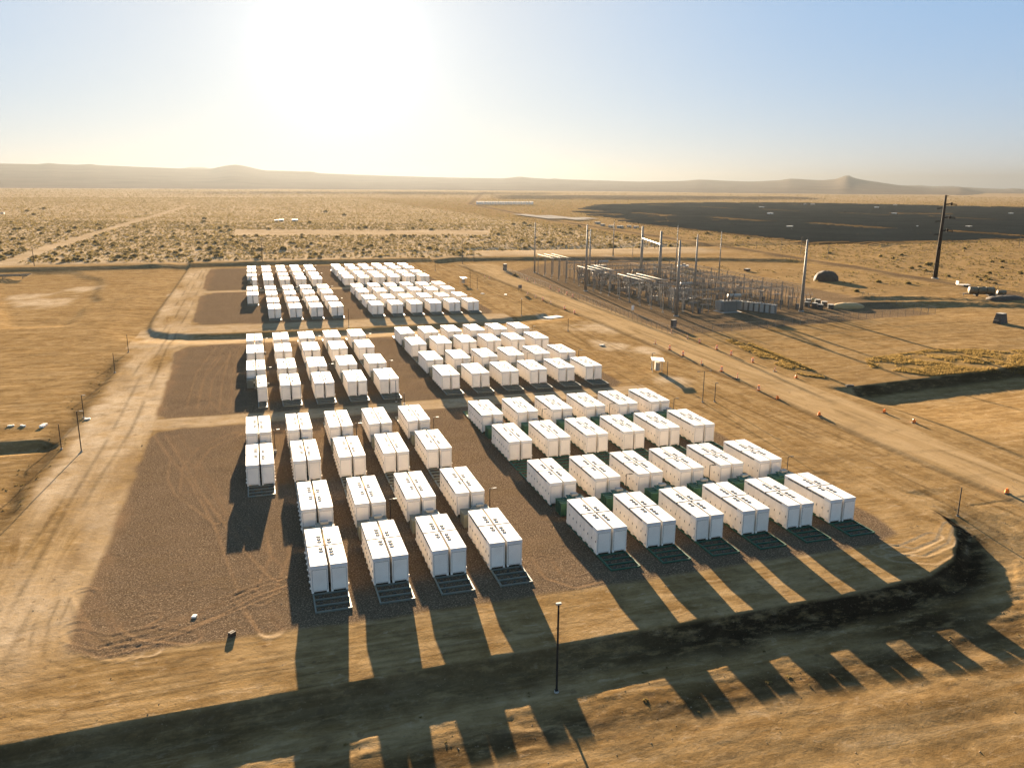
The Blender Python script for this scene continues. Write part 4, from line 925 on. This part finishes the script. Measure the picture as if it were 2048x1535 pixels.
# panel field whose sky sheen is painted as a pale matte colour
def rows_field(name, label, cat, P, step, mat, z=1.2, seg=26, w=2.0, fill=.92, tilt=.55, tracks=False):
    xs = [p[0] for p in P]; ysl = [p[1] for p in P]; V = []; Fc = []
    y = min(ysl); Xa = np.arange(min(xs), max(xs), seg)
    yy = np.arange(min(ysl), max(ysl), step); XX, YY = np.meshgrid(Xa, yy); k = inside(XX.ravel() + seg / 2, YY.ravel(), P) & (RNG.random(XX.size) < fill)
    if tracks:
        xf, yf = XX.ravel(), YY.ravel(); k &= ~((np.mod(yf, 240) < 4) | (np.mod(xf + .2 * yf, 330) < 26)); k &= RNG.random(XX.size) < 1 - .75 * (1 - sst(380, 700, xf)) * sst(520, 900, yf) - .35 * sst(900, 1500, yf); k &= ~inside(xf, yf, poly((1750, 430), (1900, 432), (1900, 428), (1750, 427)))
    xa, yb = XX.ravel()[k], YY.ravel()[k]; n = len(xa); hl = seg * .47
    zt = z
    v = np.zeros((n, 8, 3)); off = np.array([(-hl, -w / 2), (hl, -w / 2), (hl, w / 2), (-hl, w / 2)])
    for i, (a, b) in enumerate(off):
        v[:, i, 0] = xa + a + seg / 2; v[:, i, 1] = yb + b; v[:, i, 2] = zt + (tilt if b > 0 else -tilt)
        v[:, i + 4, 0] = v[:, i, 0]; v[:, i + 4, 1] = v[:, i, 1]; v[:, i + 4, 2] = v[:, i, 2] + .1
    fb = np.array([(0, 3, 2, 1), (4, 5, 6, 7), (0, 1, 5, 4), (1, 2, 6, 5), (2, 3, 7, 6), (3, 0, 4, 7)])
    f = (fb[None] + np.arange(n)[:, None, None] * 8).reshape(-1, 4)
    m = bpy.data.meshes.new(name); m.from_pydata(v.reshape(-1, 3).tolist(), [], f.tolist()); m.materials.append(M[mat]); m.update()
    o = thing(name, label, cat, (0, 0, 0), 0, None, m); o['kind'] = 'stuff'; return n
SOL = poly((1215, 437), (1290, 450), (1400, 463), (1530, 477), (1640, 487), (1800, 486), (2048, 480), (2400, 478), (2400, 424), (2048, 416), (1800, 411), (1600, 407), (1400, 406), (1200, 411), (1150, 424))
ns = rows_field('solar_panel_rows', 'dark tilted solar panel rows covering the plain at right', 'solar panels', SOL, 6.6, 'panel', 1.5, 30, 3.8, tracks=True)
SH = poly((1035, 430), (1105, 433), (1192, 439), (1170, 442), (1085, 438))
rows_field('pale_panel_rows', 'panel rows with sky shine painted pale beside the distant road', 'solar panels', SH, 8, 'sheen', 1.0, 20, 6.5, 1, 0)
SOL2 = poly((1000, 392), (1250, 392), (1600, 395), (1640, 399), (1300, 400), (1000, 398))
rows_field('far_solar_rows', 'far dark band of solar panels below the hills', 'solar panels', SOL2, 30, 'panel', 2.5, 80, 20, .9, 0)
SOL3 = poly((560, 384.5), (900, 385), (1100, 387), (1100, 390), (800, 389.5), (500, 388), (300, 386))
rows_field('dark_field_rows', 'farthest dark band of panels at foot of the left hills', 'solar panels', SOL3, 60, 'panel', 3, 150, 30, .9, 0)

# ------------------------------------------------------------------ shrubs
def shrub_template(nt_, seed):
    r = random.Random(seed); V = []; Fc = []
    for i in range(nt_):
        a = r.uniform(0, 6.283); el = r.uniform(.15, 1.45); d = r.uniform(.45, 1.0); s = r.uniform(.28, .5)
        c = Vector((math.cos(a) * math.cos(el) * d, math.sin(a) * math.cos(el) * d, max(.12, math.sin(el) * d * .95)))
        u = Vector((r.uniform(-1, 1), r.uniform(-1, 1), r.uniform(-1, 1))).normalized(); w = u.orthogonal().normalized(); n = len(V)
        V += [tuple(c + u * s), tuple(c - u * s * .5 + w * s * .8), tuple(c - u * s * .5 - w * s * .8)]; Fc.append((n, n + 1, n + 2))
    return np.array(V), np.array(Fc)
def scatter(name, label, cat, X, Y, R, nt_, mat, sq=.8):
    n = len(X); T = [shrub_template(nt_, s) for s in range(12)]; Vs = []; Fs = []; base = 0
    Z = heights(X, Y); pick = RNG.integers(0, 12, n)
    for s in range(12):
        k = pick == s; c = k.sum()
        if not c: continue
        V, Fc = T[s]; a = RNG.uniform(0, 6.283, c); ca, sa_ = np.cos(a)[:, None], np.sin(a)[:, None]; r = R[k][:, None]
        x = (V[:, 0] * ca - V[:, 1] * sa_) * r + X[k][:, None]; y = (V[:, 0] * sa_ + V[:, 1] * ca) * r + Y[k][:, None]; z = V[:, 2] * r * sq * RNG.uniform(.8, 1.2, c)[:, None] + Z[k][:, None] - .03
        Vs.append(np.stack([x, y, z], -1).reshape(-1, 3)); Fs.append((Fc[None] + np.arange(c)[:, None, None] * len(V)).reshape(-1, 3) + base); base += c * len(V)
    V = np.concatenate(Vs); Fc = np.concatenate(Fs); m = bpy.data.meshes.new(name)
    m.vertices.add(len(V)); m.vertices.foreach_set('co', V.ravel()); m.loops.add(Fc.size); m.loops.foreach_set('vertex_index', Fc.ravel().astype(np.int32))
    m.polygons.add(len(Fc)); m.polygons.foreach_set('loop_start', np.arange(0, Fc.size, 3)); m.polygons.foreach_set('loop_total', np.full(len(Fc), 3)); m.update(calc_edges=True); m.materials.append(M[mat])
    o = thing(name, label, cat, (0, 0, 0), 0, None, m); o['kind'] = 'stuff'; return o
def scr(X, Y):
    P = np.stack([X - CAM[0], Y - CAM[1], np.full(X.shape, -CAM[2])], -1); zz = P @ FW
    return 1024 + F_PX * (P @ RT) / zz, 767.5 - F_PX * (P @ UP) / zz, zz
def candidates(n, dmin, dmax, u0=-150, u1=2200):
    v0 = 365 + 39 * F_PX / dmax; v1 = 365 + 39 * F_PX / dmin
    # uniform over ground area inside the view fan
    d = np.sqrt(RNG.uniform(dmin ** 2, dmax ** 2, n)); az = np.radians(RNG.uniform(-17, 52, n))
    return CAM[0] + d * np.sin(az), CAM[1] + d * np.cos(az)
EXC = [poly((470, 459), (980, 461), (980, 470), (470, 471))]
def desert_ok(X, Y):
    ok = (Y > 366) | ((X > 292 - .0 * Y) & (Y < 366))
    ok &= (dseg(X, Y, HWY) > 12) & (dseg(X, Y, CROSS) > 11) & ~((X > 120) & (X < 292) & (Y < 400))
    ok &= dseg(X, Y, DESERT_TRACK) > 5
    ok &= ~inside(X, Y, SOL) & ~inside(X, Y, SH)
    for P in EXC: ok &= ~inside(X, Y, P)
    return ok
allx, ally, allr = [], [], []
for dmin, dmax, dens, r0 in ((280, 620, 1 / 8., .78), (620, 1100, 1 / 12., .9), (1100, 2200, 1 / 30., 1.15), (2200, 4200, 1 / 190., 1.7)):
    area = (dmax ** 2 - dmin ** 2) / 2 * math.radians(69); n = int(area * dens)
    X, Y = candidates(n, dmin, dmax); dn = fbm(X * .02, Y * .02, 61); right = (X > 292 + (Y - 366) * .03)
    k = desert_ok(X, Y) & (RNG.random(n) < np.where(right & (Y < 800), .30 + .6 * (dn - .3), .45 + 1.0 * dn))
    X, Y = X[k], Y[k]; R = r0 * RNG.lognormal(0, .33, len(X)) * np.where(X > 292, .85, 1.0); allx.append(X); ally.append(Y); allr.append(R)
# sparse weeds on the open sand behind the substation
X, Y = candidates(5200, 230, 420); k = (X > 180) & (X < 290) & (Y > 175) & (dseg(X, Y, HWY) > 9) & (fbm(X * .05, Y * .05, 5) > .56) & ~inside(X, Y, SUBST)
allx.append(X[k]); ally.append(Y[k]); allr.append(.45 * RNG.lognormal(0, .4, k.sum()))
X = np.concatenate(allx); Y = np.concatenate(ally); R = np.concatenate(allr)
u, v, zz = scr(X, Y); vis = (u > 0) & (u < 2048) & (v > 0)
size = np.where(vis, R / zz, 0); order = np.argsort(-size)[:300]; mk = np.zeros(len(X), bool); mk[order] = True
tmpl = []
for s in range(8):
    V, Fc = shrub_template(60, 100 + s); m = bpy.data.meshes.new('shrub'); m.from_pydata((V * [1, 1, .85]).tolist(), [], Fc.tolist()); m.materials.append(M['shrub']); tmpl.append(m)
for i in np.nonzero(mk)[0]:
    lb = 'round dry shrub on the open scrubland right of the highway' if X[i] > 270 else ('low dry shrub on the sand behind the substation' if X[i] > 180 else 'round dry shrub at near edge of the left scrubland')
    o = thing('desert_shrub', lb, 'shrub', (X[i], Y[i], gz(X[i], Y[i]) - .03), RNG.uniform(0, 6), 'individual desert shrubs' + (' right' if X[i] > 270 else ' middle' if X[i] > 180 else ' left'), tmpl[i % 8]); o.scale = (R[i], R[i], R[i])
k = ~mk & (zz < 800); k2 = ~mk & (zz >= 800)
scatter('desert_scrub', 'thousands of low dry shrubs dotting the desert plain', 'scrub', X[k], Y[k], R[k], 13, 'shrub')
scatter('distant_scrub', 'distant haze softened scrub covering the plain below the hills', 'scrub', X[k2], Y[k2], R[k2], 6, 'shrub')
# dry golden grass
gxs, gys = [], []
for P, n in ((poly((1440, 675), (1500, 685), (1640, 745), (1650, 757), (1600, 750), (1520, 715)), 9000), (poly((1730, 718), (1850, 700), (2200, 700), (2200, 728), (2048, 737), (1860, 752), (1740, 735)), 20000)):
    xs = [p[0] for p in P]; yl = [p[1] for p in P]; a = RNG.uniform(min(xs), max(xs), n * 3); b = RNG.uniform(min(yl), max(yl), n * 3); k = inside(a, b, P) & (fbm(a * .22, b * .22, 6) > .36 + .25 * RNG.random(len(a))); gxs.append(a[k]); gys.append(b[k])
a = RNG.uniform(262, 300, 9000); b = RNG.uniform(60, 480, 9000); q = dseg(a, b, HWY); k = (q > 7) & (q < 16) & (fbm(a * .05, b * .05, 9) > .5); gxs.append(a[k]); gys.append(b[k])
a = np.concatenate(gxs); b = np.concatenate(gys)
scatter('dry_grass', 'golden dry grass in patches beside the haul road and right ditch', 'grass', a, b, RNG.uniform(.12, .30, len(a)), 7, 'grass', 1.2)
# shrubs by the substation edge and near edge trees
for i, (px, r) in enumerate([((1372, 548), 2.6), ((1383, 552), 2.2), ((1392, 545), 1.5), ((1030, 552), 1.4), ((1034, 554), 1.1)]):
    x, y = G(*px); o = thing('bush', 'olive bush, %s of few, beside the substation fence' % ORD[i], 'bush', (x, y, -.25), i, None, tmpl[i]); o.scale = (r, r, r)

a = RNG.uniform(-45, 95, 5000); b = RNG.uniform(-44, 130, 5000); q = sdist(a, b, PLAT)
k = ((q > 4) & (q < 11) & (a > -5) & (a < 70) & (fbm(a * .2, b * .5, 91) > .55)) | ((np.abs(a + 34.5) < 2.2) & (b > 0) & (b < 125))
scatter('dry_weeds', 'small dry weeds along the front bank and the left ditch', 'weeds', a[k], b[k], RNG.uniform(.07, .26, k.sum()), 14, 'shrub', .8)
# loose stones and clods on the dirt, nearest the camera
def stones(name, label, X, Y, R):
    V0 = np.array([(1, 0, 0), (-1, 0, 0), (0, 1, 0), (0, -1, 0), (0, 0, .7), (0, 0, -.7)]); F0 = np.array([(0, 2, 4), (2, 1, 4), (1, 3, 4), (3, 0, 4), (2, 0, 5), (1, 2, 5), (3, 1, 5), (0, 3, 5)])
    n = len(X); Z = heights(X, Y); a = RNG.uniform(0, 6.28, n); sc = RNG.uniform(.6, 1.3, (n, 1, 3)) * R[:, None, None]; V = V0[None] * sc
    x = V[..., 0] * np.cos(a)[:, None] - V[..., 1] * np.sin(a)[:, None] + X[:, None]; y = V[..., 0] * np.sin(a)[:, None] + V[..., 1] * np.cos(a)[:, None] + Y[:, None]
    P = np.stack([x, y, V[..., 2] + Z[:, None]], -1).reshape(-1, 3); Fc = (F0[None] + np.arange(n)[:, None, None] * 6).reshape(-1, 3)
    m = bpy.data.meshes.new(name); m.from_pydata(P.tolist(), [], Fc.tolist()); m.materials.append(M['tan2']); m.update(); o = thing(name, label, 'stones', (0, 0, 0), 0, None, m); o['kind'] = 'stuff'
M['tan2'] = paint('clod_earth', (.17, .115, .062), .95, 0, .3, 3)
n = 26000; X = RNG.uniform(-40, 95, n); Y = RNG.uniform(-42, 70, n); s = sdist(X, Y, PLAT)
k = (((s > .3) & (s < 13) & (RNG.random(n) < .6)) | (RNG.random(n) < .10)); X, Y = X[k], Y[k]
stones('loose_clods', 'loose clods and small stones scattered over the near dirt', X, Y, RNG.lognormal(-3.3, .42, len(X)))

# ------------------------------------------------------------------ haze
b = MB(); b.box(-15500, 15500, -700, 19000, -14, 290); m = new_mat('haze_air'); t = m.node_tree
o_ = t.nodes.new('ShaderNodeOutputMaterial'); pv = t.nodes.new('ShaderNodeVolumePrincipled'); pv.inputs['Color'].default_value = (.064, .069, .073, 1); pv.inputs['Density'].default_value = 9e-5; pv.inputs['Anisotropy'].default_value = .5
t.links.new(pv.outputs[0], o_.inputs['Volume'])
hz_ = link('haze', b.mesh('haze', m), kind='stuff'); hz_['label'] = 'thin warm dusty haze over the desert plain'; hz_['category'] = 'haze'
print('OBJ', len(bpy.data.objects), 'solar', ns, 'shrubs', len(allx), nx, ny)
